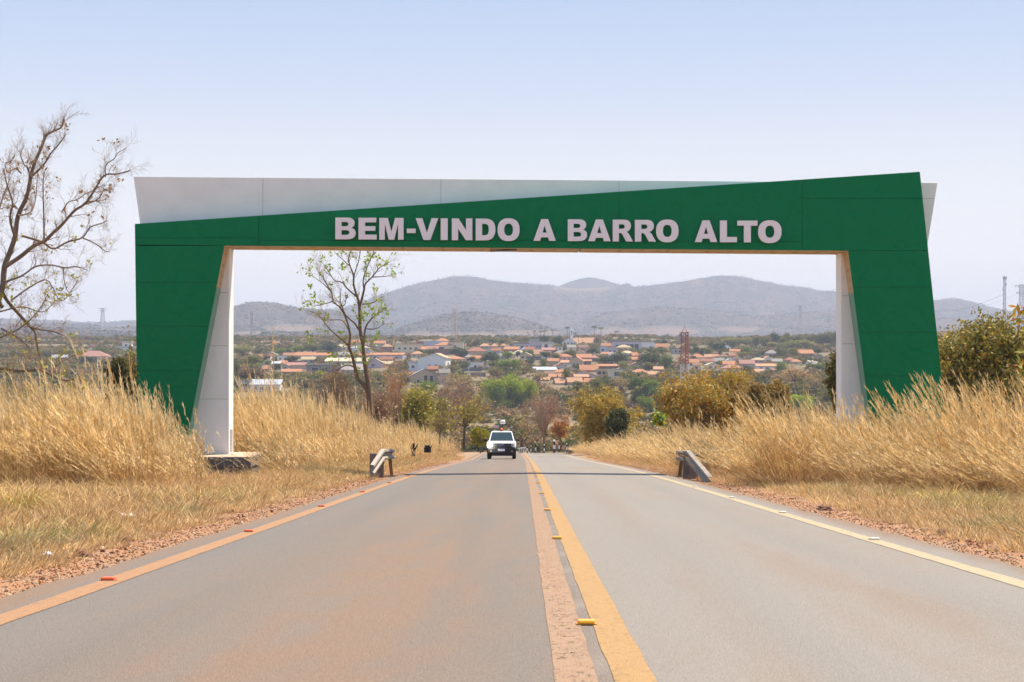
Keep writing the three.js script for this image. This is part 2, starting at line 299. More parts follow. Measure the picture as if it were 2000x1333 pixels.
// ---------------------------------------------------------------- the welcome gateway over the road
{
  const gate = thing('welcome_gateway', 'green and white welcome gateway spanning the road with raised lettering', 'gateway', V(0, roadY(56), -56));
  const O = gate.position;
  const loc = (px, py, d) => { const p = at(px, py, d).sub(O); return [p.x, p.y]; };
  const clip = (poly, a, b, c) => { const out = [], n = poly.length, f = (p) => a * p[0] + b * p[1] - c; for (let i = 0; i < n; i++) { const p = poly[i], q = poly[(i + 1) % n], fp = f(p), fq = f(q); if (fp >= 0) out.push(p); if (fp * fq < 0) { const t = fp / (fp - fq); out.push([lerp(p[0], q[0], t), lerp(p[1], q[1], t)]); } } return out; };
  const area = (p) => { let s = 0; for (let i = 0; i < p.length; i++) { const a = p[i], b = p[(i + 1) % p.length]; s += a[0] * b[1] - b[0] * a[1]; } return s / 2; };
  const inset = (poly, e) => { let P = area(poly) < 0 ? [...poly].reverse() : poly, out = P; const n = P.length; for (let i = 0; i < n; i++) { const a = P[i], b = P[(i + 1) % n], l = Math.hypot(b[0] - a[0], b[1] - a[1]); if (l < 1e-4) continue; const nx = -(b[1] - a[1]) / l, ny = (b[0] - a[0]) / l; out = clip(out, nx, ny, nx * a[0] + ny * a[1] + e); } return out; };
  const ext = (poly, z0, z1, bevel = 0) => { const s = new THREE.Shape(poly.map((p) => new THREE.Vector2(...p))); const g = new THREE.ExtrudeGeometry(s, { depth: z1 - z0 - bevel, bevelEnabled: bevel > 0, bevelThickness: bevel, bevelSize: bevel, bevelOffset: -bevel, bevelSegments: 1 }); g.translate(0, 0, z0); return g; };
  const DG = 55.5, DW = 56.3, DB = 57.2, zG = 56 - DG, zW = 56 - DW, zB = 56 - DB;   // front of green, front of white, back of white
  const ripple = tex(256, (u, v) => .5 * coarse(u, v) + .5 * mid(u, v));
  const grime = tex(512, (u, v) => .93 + .07 * (fine(u, v) * .5 + coarse(u, v)) - (tiny(u, v * .25) > .86 ? .025 : 0));
  const green = phys(col(.0005, .168, .060), .28, { specularIntensity: .20, bumpMap: rep(ripple, .12, .12), bumpScale: .03, map: rep(grime, .2, .2) });
  const white = phys(col(.84, .785, .76), .5, { map: rep(grime, .15, .15), bumpMap: rep(ripple, .1, .1), bumpScale: .012 });
  const lit = phys(col(.86, .85, .84), .5, { map: rep(grime, .15, .15) });
  const dark = std(col(.02, .03, .025), .9);
  const wood = std(col(1, 1, 1), .8, { map: tex(512, (u, v) => { const s = mid(u * .25, v * 3) * .5 + fine(u * .2, v * 4) * .5, k = .55 + .6 * s, kn = coarse(u * 2, v) > .8 ? .6 : 1; return [.62 * k * kn, .44 * k * kn, .255 * k * kn]; }, false, [.35, .35]) });
  // ---- white frame behind
  const yB = loc(446, 890, DW)[1], wT = [loc(260, 345, DW), loc(1832, 357, DW)];
  const wl = { o0: loc(260, 345, DW), o1: loc(337, 890, DW), i0: loc(446.3, 484, DW), i1: loc(446.3, 890, DW) };
  const wr = { o0: loc(1832, 357, DW), o1: loc(1744, 903, DW), i0: loc(1644, 491, DW), i1: loc(1644, 903, DW) };
  const whiteAll = (fn) => { const beam = [wT[0], wT[1], [lerp(wr.o0[0], wr.o1[0], .247), wr.i0[1]], wr.i0, wl.i0, [lerp(wl.o0[0], wl.o1[0], .255), wl.i0[1]]]; fn('beam', beam); };
  const cutX = [513, 861, 1209, 1557].map((p) => loc(p, 400, DW)[0]);
  const cells = (poly, xs, ys) => { let parts = [poly]; for (const x of xs) parts = parts.flatMap((p) => [clip(p, 1, 0, x), clip(p, -1, 0, -x)]); for (const [y, x0, x1] of ys) parts = parts.flatMap((p) => { const m = p.reduce((s, q) => s + q[0], 0) / (p.length || 1); return m > x0 && m < x1 ? [clip(p, 0, 1, y), clip(p, 0, -1, -y)] : [p]; }); return parts.filter((p) => p.length > 2 && Math.abs(area(p)) > .01); };
  const r = rng(5);
  const panels = (name, poly, xs, ys, z, m, tilt) => { for (const c of cells(poly, xs, ys)) { const g = ext(inset(c, .004), -.012, .012, .004), b = c.reduce((s, p) => [s[0] + p[0] / c.length, s[1] + p[1] / c.length], [0, 0]); g.translate(-b[0], -b[1], 0); const k = part(name, g, m, gate); k.position.set(b[0], b[1], z - .012); k.rotation.set((r() - .5) * tilt, (r() - .5) * tilt * .5, 0); } };
  whiteAll((_, beam) => { part('white_frame', ext(inset(beam, .02), zB + .03, zW - .03), dark, gate); panels('white_panel', beam, cutX, [[loc(1830, 388, DW)[1], loc(1600, 0, DW)[0], 99]], zW, white, .004); panels('white_panel', beam, cutX, [], zB + .024, white, .004); });
  for (const [q, ys] of [[wl, [572, 676, 780]], [wr, [578, 672, 790]]]) {
    const leg = [q.i0, q.i1, q.o1, [lerp(q.o0[0], q.o1[0], .25), q.i0[1]]];
    part('white_leg', ext(inset(leg, .02), zB + .03, zW - .03), dark, gate);
    panels('white_panel', leg, [], ys.map((y) => [loc(0, y, DW)[1], -99, 99]), zW, white, .004);
    panels('white_panel', leg, [], ys.map((y) => [loc(0, y, DW)[1], -99, 99]), zB + .024, white, .004);
    const s = q === wl ? 1 : -1, h = q.i0[1] - q.i1[1];
    const side = new THREE.BoxGeometry(.02, h, zW - zB); const k = part('side_panel', side, lit, gate, 'white side face towards the road'); k.position.set(q.i0[0] + s * .004, q.i1[1] + h / 2, (zW + zB) / 2);
  }
  { // the vent low in the left leg
    const v = new THREE.Group(); v.name = 'vent'; gate.add(v);
    const y0 = loc(0, 883, DW)[1], y1 = loc(0, 841, DW)[1], x = wl.i0[0] + .016, vm = std(col(.42, .41, .41), .6);
    part('vent_frame', mergeGeometries([[.02, y1 - y0, .03, 0, 0, .2], [.02, y1 - y0, .03, 0, 0, -.2], [.02, .03, .43, 0, (y1 - y0) / 2, 0], [.02, .03, .43, 0, -(y1 - y0) / 2, 0]].map(([a, b, c, X, Y, Z]) => new THREE.BoxGeometry(a, b, c).translate(X, Y, Z))), vm, v);
    for (let i = 0; i < 13; i++) { const s = part('slat', new THREE.BoxGeometry(.012, .045, .38), vm, v); s.position.set(0, lerp(-.5, .5, (i + .5) / 13) * (y1 - y0), 0); s.rotation.z = -.6; }
    v.position.set(x, (y0 + y1) / 2, (zW + zB) / 2 - .02);
  }
  // ---- green frame in front
  const g = { tl: loc(263, 438, DG), tr: loc(1797, 336, DG), or: loc(1857, 903, DG), ir: loc(1711, 903, DG), ic: loc(1657, 490, DG), lc: loc(438, 480, DG), il: loc(358, 892, DG), ol: loc(269, 892, DG) };
  const jointY = (x) => lerp(g.lc[1], g.ic[1], (x - g.lc[0]) / (g.ic[0] - g.lc[0]));
  const onL = (y) => [lerp(g.tl[0], g.ol[0], (g.tl[1] - y) / (g.tl[1] - g.ol[1])), y], onR = (y) => [lerp(g.tr[0], g.or[0], (g.tr[1] - y) / (g.tr[1] - g.or[1])), y];
  const yL = g.lc[1], yR = g.ic[1];
  const greenBeam = [g.tl, g.tr, onR(yR), g.ic, g.lc, onL(yL)];
  const legL = [onL(yL), g.lc, g.il, g.ol], legR = [g.ic, onR(yR), g.or, g.ir];
  for (const q of [greenBeam, legL, legR]) part('green_frame', ext(inset(q, .02), zW + .004, zG - .03), dark, gate);
  const gx = [505, 857, 1209, 1567].map((p) => loc(p, 400, DG)[0]);
  panels('green_panel', greenBeam, gx, [[loc(0, 465, DG)[1], -99, gx[0]], [loc(0, 470, DG)[1], gx[0], gx[2]], [loc(0, 388, DG)[1], gx[3], 99], [loc(0, 472, DG)[1], gx[2], gx[3]]], zG, green, .012);
  panels('green_panel', legL, [], [552, 638, 725, 812].map((y) => [loc(0, y, DG)[1], -99, 99]), zG, green, .010);
  panels('green_panel', legR, [], [561, 649, 735, 822].map((y) => [loc(0, y, DG)[1], -99, 99]), zG, green, .022);
  // outer edges and inner reveals of the green box
  const wall = (name, a, b, z0, z1, t, m, label) => { const dx = b[0] - a[0], dy = b[1] - a[1], l = Math.hypot(dx, dy), w = part(name, new THREE.BoxGeometry(l, t, z1 - z0), m, gate, label); w.position.set((a[0] + b[0]) / 2, (a[1] + b[1]) / 2, (z0 + z1) / 2); w.rotation.z = Math.atan2(dy, dx); return w; };
  wall('edge_panel', g.tl, g.ol, zW, zG - .03, .02, green); wall('edge_panel', g.tr, g.or, zW, zG - .03, .02, green); wall('edge_panel', g.tl, g.tr, zW, zG - .03, .02, green);
  const teal = phys(col(.10, .30, .19), .35, {});
  const mixp = (a, b, t) => [lerp(a[0], b[0], t), lerp(a[1], b[1], t)];
  wall('reveal_board', g.lc, mixp(g.lc, g.il, .2), zW, zG - .03, .022, wood, 'bare wooden top of the reveal'); wall('reveal_panel', mixp(g.lc, g.il, .2), g.il, zW, zG - .03, .022, teal, 'pale green inner side of the leg');
  wall('reveal_board', g.ic, mixp(g.ic, g.ir, .2), zW, zG - .03, .022, wood, 'bare wooden top of the reveal'); wall('reveal_panel', mixp(g.ic, g.ir, .2), g.ir, zW, zG - .03, .022, teal, 'pale green inner side of the leg');
  // soffit boards, one torn loose
  const nB = 7;
  for (let i = 0; i < nB; i++) { const a = mixp(g.lc, g.ic, i / nB), b = mixp(g.lc, g.ic, (i + 1) / nB - .0015); wall('soffit_board', [a[0], a[1] - .011], [b[0], b[1] - .011], zB, zG - .02, .022, wood); }
  { const a = loc(958, 486.5, DG), b = loc(1010, 486, DG); const t = wall('torn_strip', [a[0], a[1] - .05], [b[0], b[1] - .03], zG - .45, zG - .12, .012, lit, 'torn strip of pale lining hanging from the soffit'); t.rotation.x = .25; }
  // ---- letters
  const S = (pts) => { const s = new THREE.Shape(); s.moveTo(...pts[0]); for (const p of pts.slice(1)) p.length === 2 ? s.lineTo(...p) : s.bezierCurveTo(...p); return s; };
  const withHoles = (s, ...h) => { for (const q of h) { const p = new THREE.Path(); p.moveTo(...q[0]); for (const t of q.slice(1)) t.length === 2 ? p.lineTo(...t) : p.bezierCurveTo(...t); s.holes.push(p); } return s; };
  const oval = (cx, cy, rx, ry, n = 2.35) => { const o = []; for (let i = 0; i < 40; i++) { const a = i / 40 * 2 * Math.PI, c = Math.cos(a), s = Math.sin(a); o.push([cx + rx * Math.sign(c) * Math.pow(Math.abs(c), 2 / n), cy + ry * Math.sign(s) * Math.pow(Math.abs(s), 2 / n)]); } return o; };
  const glyph = {
    B: () => withHoles(S([[0, 0], [.52, 0], [.80, 0, .93, .11, .93, .28], [.93, .41, .86, .49, .73, .53], [.83, .57, .88, .64, .88, .74], [.88, .91, .76, 1, .54, 1], [0, 1]]), [[.28, .60], [.45, .60], [.56, .60, .60, .64, .60, .70], [.60, .76, .56, .80, .46, .80], [.28, .80]], [[.28, .20], [.47, .20], [.60, .20, .64, .24, .64, .31], [.64, .38, .60, .42, .46, .42], [.28, .42]]),
    E: () => S([[0, 0], [.83, 0], [.83, .22], [.30, .22], [.30, .40], [.77, .40], [.77, .61], [.30, .61], [.30, .79], [.81, .79], [.81, 1], [0, 1]]),
    M: () => S([[0, 0], [.25, 0], [.25, .74], [.43, 0], [.68, 0], [.86, .74], [.86, 0], [1.11, 0], [1.11, 1], [.72, 1], [.555, .36], [.39, 1], [0, 1]]),
    '-': () => S([[0, .0], [.4, .0], [.4, .22], [0, .22]]),
    V: () => S([[0, 1], [.31, 1], [.52, .32], [.73, 1], [1.04, 1], [.68, 0], [.36, 0]]),
    I: () => S([[0, 0], [.32, 0], [.32, 1], [0, 1]]),
    N: () => S([[0, 0], [.29, 0], [.29, .53], [.64, 0], [.94, 0], [.94, 1], [.65, 1], [.65, .46], [.31, 1], [0, 1]]),
    D: () => withHoles(S([[0, 0], [.46, 0], [.78, 0, .92, .2, .92, .5], [.92, .8, .78, 1, .46, 1], [0, 1]]), [[.30, .235], [.42, .235], [.56, .235, .61, .32, .61, .5], [.61, .68, .56, .765, .42, .765], [.30, .765]]),
    O: () => withHoles(new THREE.Shape(oval(.52, .5, .52, .525).map((p) => new THREE.Vector2(...p))), oval(.52, .5, .205, .28)),
    A: () => withHoles(S([[0, 0], [.31, 0], [.36, .16], [.68, .16], [.73, 0], [1.04, 0], [.68, 1], [.36, 1]]), [[.425, .375], [.52, .71], [.615, .375]]),
    R: () => withHoles(S([[0, 0], [.30, 0], [.30, .39], [.35, .39], [.43, .39, .46, .35, .51, .27], [.66, 0], [.99, 0], [.81, .31], [.76, .39, .72, .42, .67, .44], [.81, .49, .89, .58, .89, .71], [.89, .90, .77, 1, .54, 1], [0, 1]]), [[.30, .58], [.44, .58], [.55, .58, .59, .63, .59, .69], [.59, .76, .54, .79, .45, .79], [.30, .79]]),
    L: () => S([[0, 0], [.76, 0], [.76, .24], [.31, .24], [.31, 1], [0, 1]]),
    T: () => S([[0, .77], [.30, .77], [.30, 0], [.61, 0], [.61, .77], [.91, .77], [.91, 1], [0, 1]]),
  };
  const face = phys(col(.84, .74, .745), .6, {});
  const line = [['B', 655.2, 694.8], ['E', 700.4, 735.7], ['M', 741, 788.3], ['-', 794.7, 811.9], ['V', 811.9, 856], ['I', 860.9, 874.5], ['N', 882.5, 922.5], ['D', 929.1, 967.6], ['O', 971.8, 1014.8], ['A', 1041.9, 1085.5], ['B', 1108.9, 1146.7], ['A', 1148.5, 1192.6], ['R', 1196.7, 1236], ['R', 1239.9, 1281], ['O', 1281.3, 1325], ['A', 1357, 1400.5], ['L', 1406, 1439], ['T', 1440, 1479], ['O', 1480.6, 1526]];
  const letterM = {};
  for (const [ch, a, b] of line) {
    const top = (x) => 425 + (x - 655) * .0077, m = (a + b) / 2, A = loc(a, 0, DG - .15), B = loc(b, 0, DG - .15), y0 = loc(m, ch === '-' ? 455.3 : top(m) + 42.4, DG - .15)[1], y1 = loc(m, top(m), DG - .15)[1], h = y1 - y0;
    const s = glyph[ch](), gg = new THREE.ExtrudeGeometry(s, { depth: .11, bevelEnabled: false, curveSegments: 8 });
    gg.computeBoundingBox(); const w = gg.boundingBox.max.x; gg.scale((B[0] - A[0]) / w, ch === '-' ? .62 : h, 1);
    const k = part('letter', gg, face, gate); k.position.set(A[0], y0, zG + .045); 
  }
  // ---- concrete footings
  const concrete = std(col(.20, .175, .165), .9, { map: rep(soilMap, .6, .6), bumpMap: soilBump, bumpScale: .006 }), sand = std(col(.52, .40, .29), .95, { map: rep(soilMap, .8, .8) }), darkc = std(col(.16, .14, .135), .9, { map: rep(soilMap, .6, .6) });
  for (const [x0p, x1p, yTop] of [[246, 490, 891], [1632, 1880, 904]]) {
    const zf = 56 - 54.8, zb = 56 - 57.75, a = loc(x0p, yTop, 54.8), b = loc(x1p, yTop, 54.8), y = loc(800, yTop, 55.4)[1];
    const f = part('footing', new RoundedBoxGeometry(b[0] - a[0], .33, zf - zb, 2, .03).translate((a[0] + b[0]) / 2, y - .165, (zf + zb) / 2), concrete, gate);
    part('footing_top', new THREE.BoxGeometry(b[0] - a[0] - .08, .006, zf - zb - .08).translate((a[0] + b[0]) / 2, y + .002, (zf + zb) / 2), sand, f);
    part('footing_base', new THREE.BoxGeometry(b[0] - a[0] - .08, .8, zf - zb - .1).translate((a[0] + b[0]) / 2, y - .33 - .4, (zf + zb) / 2), concrete, f);
  }
}
// ---------------------------------------------------------------- guard rail ends
{
  const galv = std(col(.33, .29, .245), .7, { metalness: .15, map: tex(256, (u, v) => .8 + .2 * mid(u, v) - (tiny(u, v) > .85 ? .12 : 0)) }), conc = std(col(.26, .215, .19), .95, { map: rep(soilMap, 1.5, 1.5), bumpMap: soilBump, bumpScale: .008 }), rust = std(col(.34, .17, .06), .9, { map: rep(soilMap, 2, 2) });
  const prof = [[.0, .155], [.075, .135], [.083, .085], [.008, .03], [.008, -.03], [.083, -.085], [.075, -.135], [.0, -.155]];   // the W of the rail: outward, up
  const rail = (name, label, side, low, bend, end, xPost, dPost) => {
    const t = thing(name, label, 'guard rail', V(bend.x, G(bend.x, -bend.z), bend.z), 0, 'guard rail ends under the gateway');
    const O = t.position, path = [low, bend, end].map((p) => p.clone().sub(O)), pos = [], idx = [], n = prof.length;
    const secs = [];
    path.forEach((p, i) => {
      const dir = path[Math.min(2, i + 1)].clone().sub(path[Math.max(0, i - 1)]).normalize(); if (i === 0) dir.copy(path[1]).sub(path[0]).normalize(); if (i === 2) dir.copy(path[2]).sub(path[1]).normalize();
      const out = V(-side, 0, 0), up = out.clone().cross(dir).normalize(); if (up.y < 0) up.negate();
      secs.push(prof.map(([a, b]) => p.clone().addScaledVector(out, a * 1.25).addScaledVector(up, b * (i === 1 ? 1.08 : 1))));
    });
    const m = new MB(); const sheet = (off) => secs.map((s) => s.map((q) => q.clone().add(V(off * side, 0, 0))));
    const A = sheet(0), B = sheet(.012);
    for (let i = 0; i < 2; i++) for (let j = 0; j < n - 1; j++) { m.quad(A[i][j], A[i][j + 1], A[i + 1][j + 1], A[i + 1][j]); m.quad(B[i][j], B[i + 1][j], B[i + 1][j + 1], B[i][j + 1]); }
    for (let i = 0; i < 2; i++) for (const j of [0, n - 1]) m.quad(A[i][j], A[i + 1][j], B[i + 1][j], B[i][j]);
    for (const i of [0, 2]) for (let j = 0; j < n - 1; j++) m.quad(A[i][j], B[i][j], B[i][j + 1], A[i][j + 1]);
    part('rail', m.geo(), galv, t);
    const pp = V(xPost, 0, -dPost).sub(V(O.x, 0, O.z)), top = path[1].y + .04;
    const post = part('post', new RoundedBoxGeometry(.20, top + .8, .26, 2, .02), conc, t, 'square concrete post'); post.position.set(pp.x, (top - .8) / 2, pp.z); post.rotation.y = side * .15;
    const post2 = part('post', new RoundedBoxGeometry(.17, top + .78, .2, 2, .02), conc, t); post2.position.set(pp.x + side * -.19, (top - .86) / 2, pp.z - .25);
    const e = path[2], p3 = part('strut', new THREE.BoxGeometry(.10, e.y + .75, .10), rust, t, 'rust brown strut under the far end'); p3.position.set(e.x + side * -.02, (e.y - .75) / 2 - .12, e.z + .3); p3.rotation.z = side * -.12;
    for (const [k, y] of [[.15, .06], [.6, .06], [.3, -.07]]) { const b = part('bolt', new THREE.CylinderGeometry(.018, .018, .03, 8).rotateZ(Math.PI / 2), rust, t); b.position.lerpVectors(path[1], path[2], k).add(V(-side * .105, y, 0)); }
  };
  rail('guard_rail', 'turned down guard rail end beside the orange left edge line', -1, at(724, 919, 48.6), at(745, 888.5, 51), at(766, 887.5, 55), -3.98, 51.1);
  rail('guard_rail', 'turned down guard rail end beside the pale right edge line', 1, at(1391, 943, 45.8), at(1347, 891, 50), at(1326, 890.5, 54), 5.13, 50.1);
}
// ---------------------------------------------------------------- road studs
{
  const ord = ['nearest', 'second', 'third', 'fourth', 'fifth', 'sixth', 'seventh', 'eighth'];
  const make = (c, lens) => { const g = new THREE.Group(); part('stud_body', new RoundedBoxGeometry(.10, .022, .09, 2, .008).translate(0, .010, 0), c, g); part('reflector', new THREE.BoxGeometry(.086, .012, .006).rotateX(-.5).translate(0, .012, .044), lens, g); part('base_plate', new THREE.BoxGeometry(.116, .004, .105).translate(0, .0005, 0), c, g); return g; };
  const amber = make(std(col(.80, .36, .04), .5), phys(col(.85, .42, .02), .2)), red = make(std(col(.60, .13, .05), .55), phys(col(.75, .13, .02), .2)), pale = make(std(col(.80, .68, .48), .5), phys(col(.85, .8, .7), .2));
  const row = (proto, u, ds, name, fn, group) => ds.forEach((d, i) => { const o = proto.clone(); o.name = numbered('road_stud'); tag(o, fn(ord[i]), 'road stud', group); o.position.set(roadC(d) + u, roadY(d) - .01 * Math.abs(u) + .009, -d); o.rotation.x = -.042; scene.add(o); });
  row(amber, 0, [10.25, 18.9, 26.2, 33.9, 41.4, 48.8, 56.3, 63.9], 'c', (o) => `amber road stud between the yellow centre lines, ${o} one from the camera`, 'amber studs along the centre line');
  row(red, -3.60, [13.85, 20.95, 28.5, 35.8, 43, 50.4], 'l', (o) => `red road stud on the orange left edge line, ${o} one from the camera`, 'red studs along the left edge line');
  row(pale, 3.46, [19.3, 26.1, 32.4, 39.3], 'r', (o) => `pale road stud on the right edge line, ${o} one from the camera`, 'pale studs along the right edge line');
}
// ---------------------------------------------------------------- the pickup
{
  const d = 114, p = at(980, 898, d);
  const t = thing('pickup_truck', 'white pickup with black bumper and roof dome driving towards the camera', 'pickup', V(p.x, roadY(d) - .01, -d), 0);
  const tilt = Math.atan((roadY(d - 3) - roadY(d + 3)) / 6); t.rotation.x = -tilt;
  const white = phys(col(.82, .82, .82), .3, { clearcoat: 1, clearcoatRoughness: .05 }), black = std(col(.010, .010, .011), .7), glass = phys(col(.03, .05, .055), .06, { specularIntensity: 1 }), chrome = std(col(.8, .8, .8), .15, { metalness: 1 }), rubber = std(col(.02, .02, .02), .9), blue = phys(col(.02, .06, .25), .25);
  // side profile (z forward, y), with the wheel arches cut out
  const arch = (s, z, r, y) => { for (let i = 0; i <= 8; i++) { const a = Math.PI * i / 8; s.lineTo(z + r * Math.cos(a), y + r * Math.sin(a) * .95); } };
  const s = new THREE.Shape(); s.moveTo(-2.6, .52); s.lineTo(-2.6, 1.08); s.lineTo(-.95, 1.10); s.lineTo(.62, 1.12); s.lineTo(1.2, 1.13); s.lineTo(2.2, 1.07); s.lineTo(2.5, .98); s.lineTo(2.6, .80); s.lineTo(2.58, .55); s.lineTo(2.17, .5); arch(s, 1.75, .44, .44); s.lineTo(-.95, .45); arch(s, -1.45, .44, .44); s.lineTo(-2.6, .52);
  const body = part('body', new THREE.ExtrudeGeometry(s, { depth: 1.70, bevelEnabled: true, bevelSize: .06, bevelThickness: .07, bevelSegments: 3, bevelOffset: -.03 }).rotateY(-Math.PI / 2).translate(.85, 0, 0), white, t);
  const pts = (a) => a.map((q) => V(...q));
  part('bonnet', new ConvexGeometry(pts([[-.80, 1.07, 2.36], [.80, 1.07, 2.36], [-.82, 1.0, 2.42], [.82, 1.0, 2.42], [-.74, 1.16, 1.25], [.74, 1.16, 1.25], [-.6, 1.175, 1.3], [.6, 1.175, 1.3], [-.5, 1.115, 2.3], [.5, 1.115, 2.3], [-.8, 1.0, 1.2], [.8, 1.0, 1.2]])), white, t);
  const cab = part('cabin', new ConvexGeometry(pts([[-.84, 1.08, 1.05], [.84, 1.08, 1.05], [-.66, 1.74, .28], [.66, 1.74, .28], [-.56, 1.80, .1], [.56, 1.80, .1], [-.66, 1.75, -.75], [.66, 1.75, -.75], [-.56, 1.80, -.65], [.56, 1.80, -.65], [-.84, 1.08, -1.0], [.84, 1.08, -1.0]])), white, t);
  part('windscreen', new ConvexGeometry(pts([[-.75, 1.14, 1.005], [.75, 1.14, 1.005], [-.61, 1.71, .335], [.61, 1.71, .335], [-.75, 1.14, .97], [.75, 1.14, .97], [-.61, 1.71, .30], [.61, 1.71, .30]])), glass, cab);
  for (const q of [-1, 1]) part('side_window', new ConvexGeometry(pts([[.845 * q, 1.14, .75], [.845 * q, 1.14, -.85], [.69 * q, 1.70, .22], [.69 * q, 1.70, -.7], [.80 * q, 1.14, .75], [.80 * q, 1.14, -.85], [.65 * q, 1.70, .22], [.65 * q, 1.70, -.7]])), glass, cab);
  const bump = part('bumper', new RoundedBoxGeometry(1.84, .46, .5, 4, .12).translate(0, .53, 2.50), black, t, 'black front bumper');
  part('skid_plate', new RoundedBoxGeometry(1.4, .18, .3, 3, .06).translate(0, .30, 2.45), black, bump);
  const gs = new THREE.Shape(); for (const [i, [x, y]] of [[-.60, .98], [.60, .98], [.72, .86], [.56, .72], [-.56, .72], [-.72, .86]].entries()) i ? gs.lineTo(x, y) : gs.moveTo(x, y);
  const grille = part('grille', new THREE.ExtrudeGeometry(gs, { depth: .1, bevelEnabled: true, bevelSize: .015, bevelThickness: .02, bevelSegments: 2 }).translate(0, 0, 2.58), black, t);
  part('grille_bar', new THREE.BoxGeometry(1.15, .035, .04).translate(0, .86, 2.70), std(col(.06, .06, .06), .4), grille);
  const badge = part('badge', new THREE.CylinderGeometry(.13, .13, .03, 24).rotateX(Math.PI / 2).scale(1, .42, 1).translate(0, .875, 2.725), blue, t, 'blue oval badge');
  part('badge_rim', new THREE.TorusGeometry(.13, .013, 6, 28).scale(1, .42, 1).translate(0, .875, 2.742), chrome, badge);
  const plate = part('licence_plate', new RoundedBoxGeometry(.42, .15, .02, 2, .008).translate(0, .585, 2.765), std(col(.72, .72, .74), .5), t);
  part('plate_band', new THREE.BoxGeometry(.40, .032, .006).translate(0, .638, 2.774), blue, plate);
  for (const q of [-1, 1]) {
    const h = part('headlight', new ConvexGeometry(pts([[.60 * q, .96, 2.60], [.60 * q, .80, 2.62], [.88 * q, 1.0, 2.36], [.90 * q, .83, 2.40], [.60 * q, .96, 2.40], [.86 * q, .84, 2.2], [.72 * q, .99, 2.56], [.74 * q, .79, 2.60]])).translate(0, 0, .11), phys(q < 0 ? col(.6, .6, .6) : col(.28, .27, .26), .12, q < 0 ? { emissive: col(1, .93, .8), emissiveIntensity: 4 } : { clearcoat: 1 }), t, q < 0 ? 'lit headlight' : 'unlit headlight');
    const mir = part('mirror', new RoundedBoxGeometry(.24, .17, .14, 3, .05).translate(1.02 * q, 1.20, .72), black, t); part('mirror_arm', new THREE.BoxGeometry(.16, .05, .07).translate(.90 * q, 1.14, .72), black, mir);
    part('fog_lamp', new THREE.CylinderGeometry(.05, .05, .03, 12).rotateX(Math.PI / 2).translate(.66 * q, .50, 2.755), std(col(.3, .3, .3), .2), bump);
    for (const z of [1.75, -1.45]) { const w = part('wheel', new THREE.TorusGeometry(.285, .105, 10, 28).rotateY(Math.PI / 2).scale(1.25, 1, 1).translate(.79 * q, .385, z), rubber, t); part('rim', new THREE.CylinderGeometry(.2, .22, .16, 18).rotateZ(Math.PI / 2).translate(.80 * q, .385, z), std(col(.35, .35, .36), .4, { metalness: .7 }), w); }
  }
  part('underbody', new THREE.BoxGeometry(1.5, .25, 4.6).translate(0, .48, 0), black, t);
  // roof rack with its gear
  const rack = new MB(); for (const z of [.05, -.5, -1.2]) rack.bar(V(-.66, 1.98, z), V(.66, 1.98, z), .022); for (const x of [-.66, .66]) { rack.bar(V(x, 1.98, .1), V(x, 1.98, -1.3), .022); for (const z of [.0, -.7, -1.2]) rack.bar(V(x, 1.98, z), V(x * .95, z < -1 ? 1.1 : 1.74, z), .022); }
  const rk = part('roof_rack', rack.geo(), std(col(.10, .045, .035), .6), t, 'dark red roof rack');
  part('tool_case', new RoundedBoxGeometry(.42, .13, .5, 2, .02).translate(-.4, 2.075, -.5), std(col(.42, .30, .30), .7), rk);
  part('dome_mast', new THREE.CylinderGeometry(.035, .035, .42, 10).translate(.06, 2.1, -.3), black, rk);
  const dm = part('antenna_dome', new THREE.LatheGeometry([[0, .26], [.10, .25], [.155, .19], [.165, .13], [.15, .12], [.15, .09], [.17, .08], [.165, .01], [.12, 0], [0, 0]].map((q) => new THREE.Vector2(...q)), 24).translate(.06, 2.25, -.3), std(col(.78, .76, .75), .5), t, 'white antenna dome on a mast'); part('dome_band', new THREE.CylinderGeometry(.152, .152, .035, 20).translate(.06, 2.355, -.3), std(col(.2, .2, .2), .5), dm);
  const be = part('beacon', new THREE.LatheGeometry([[0, .17], [.05, .16], [.08, .11], [.085, 0], [0, 0]].map((q) => new THREE.Vector2(...q)), 16).translate(.0, 1.80, .12), phys(col(.85, .17, .01), .25), t, 'orange warning beacon'); part('beacon_foot', new THREE.CylinderGeometry(.09, .1, .03, 16).translate(0, 1.80, .12), black, be);
  const hl = new THREE.PointLight(new THREE.Color(1, .93, .8), 3); hl.name = 'headlight_lamp'; hl.position.set(-.72, .9, 2.86); hl.castShadow = true; hl.shadow.radius = 4; t.add(hl);
}
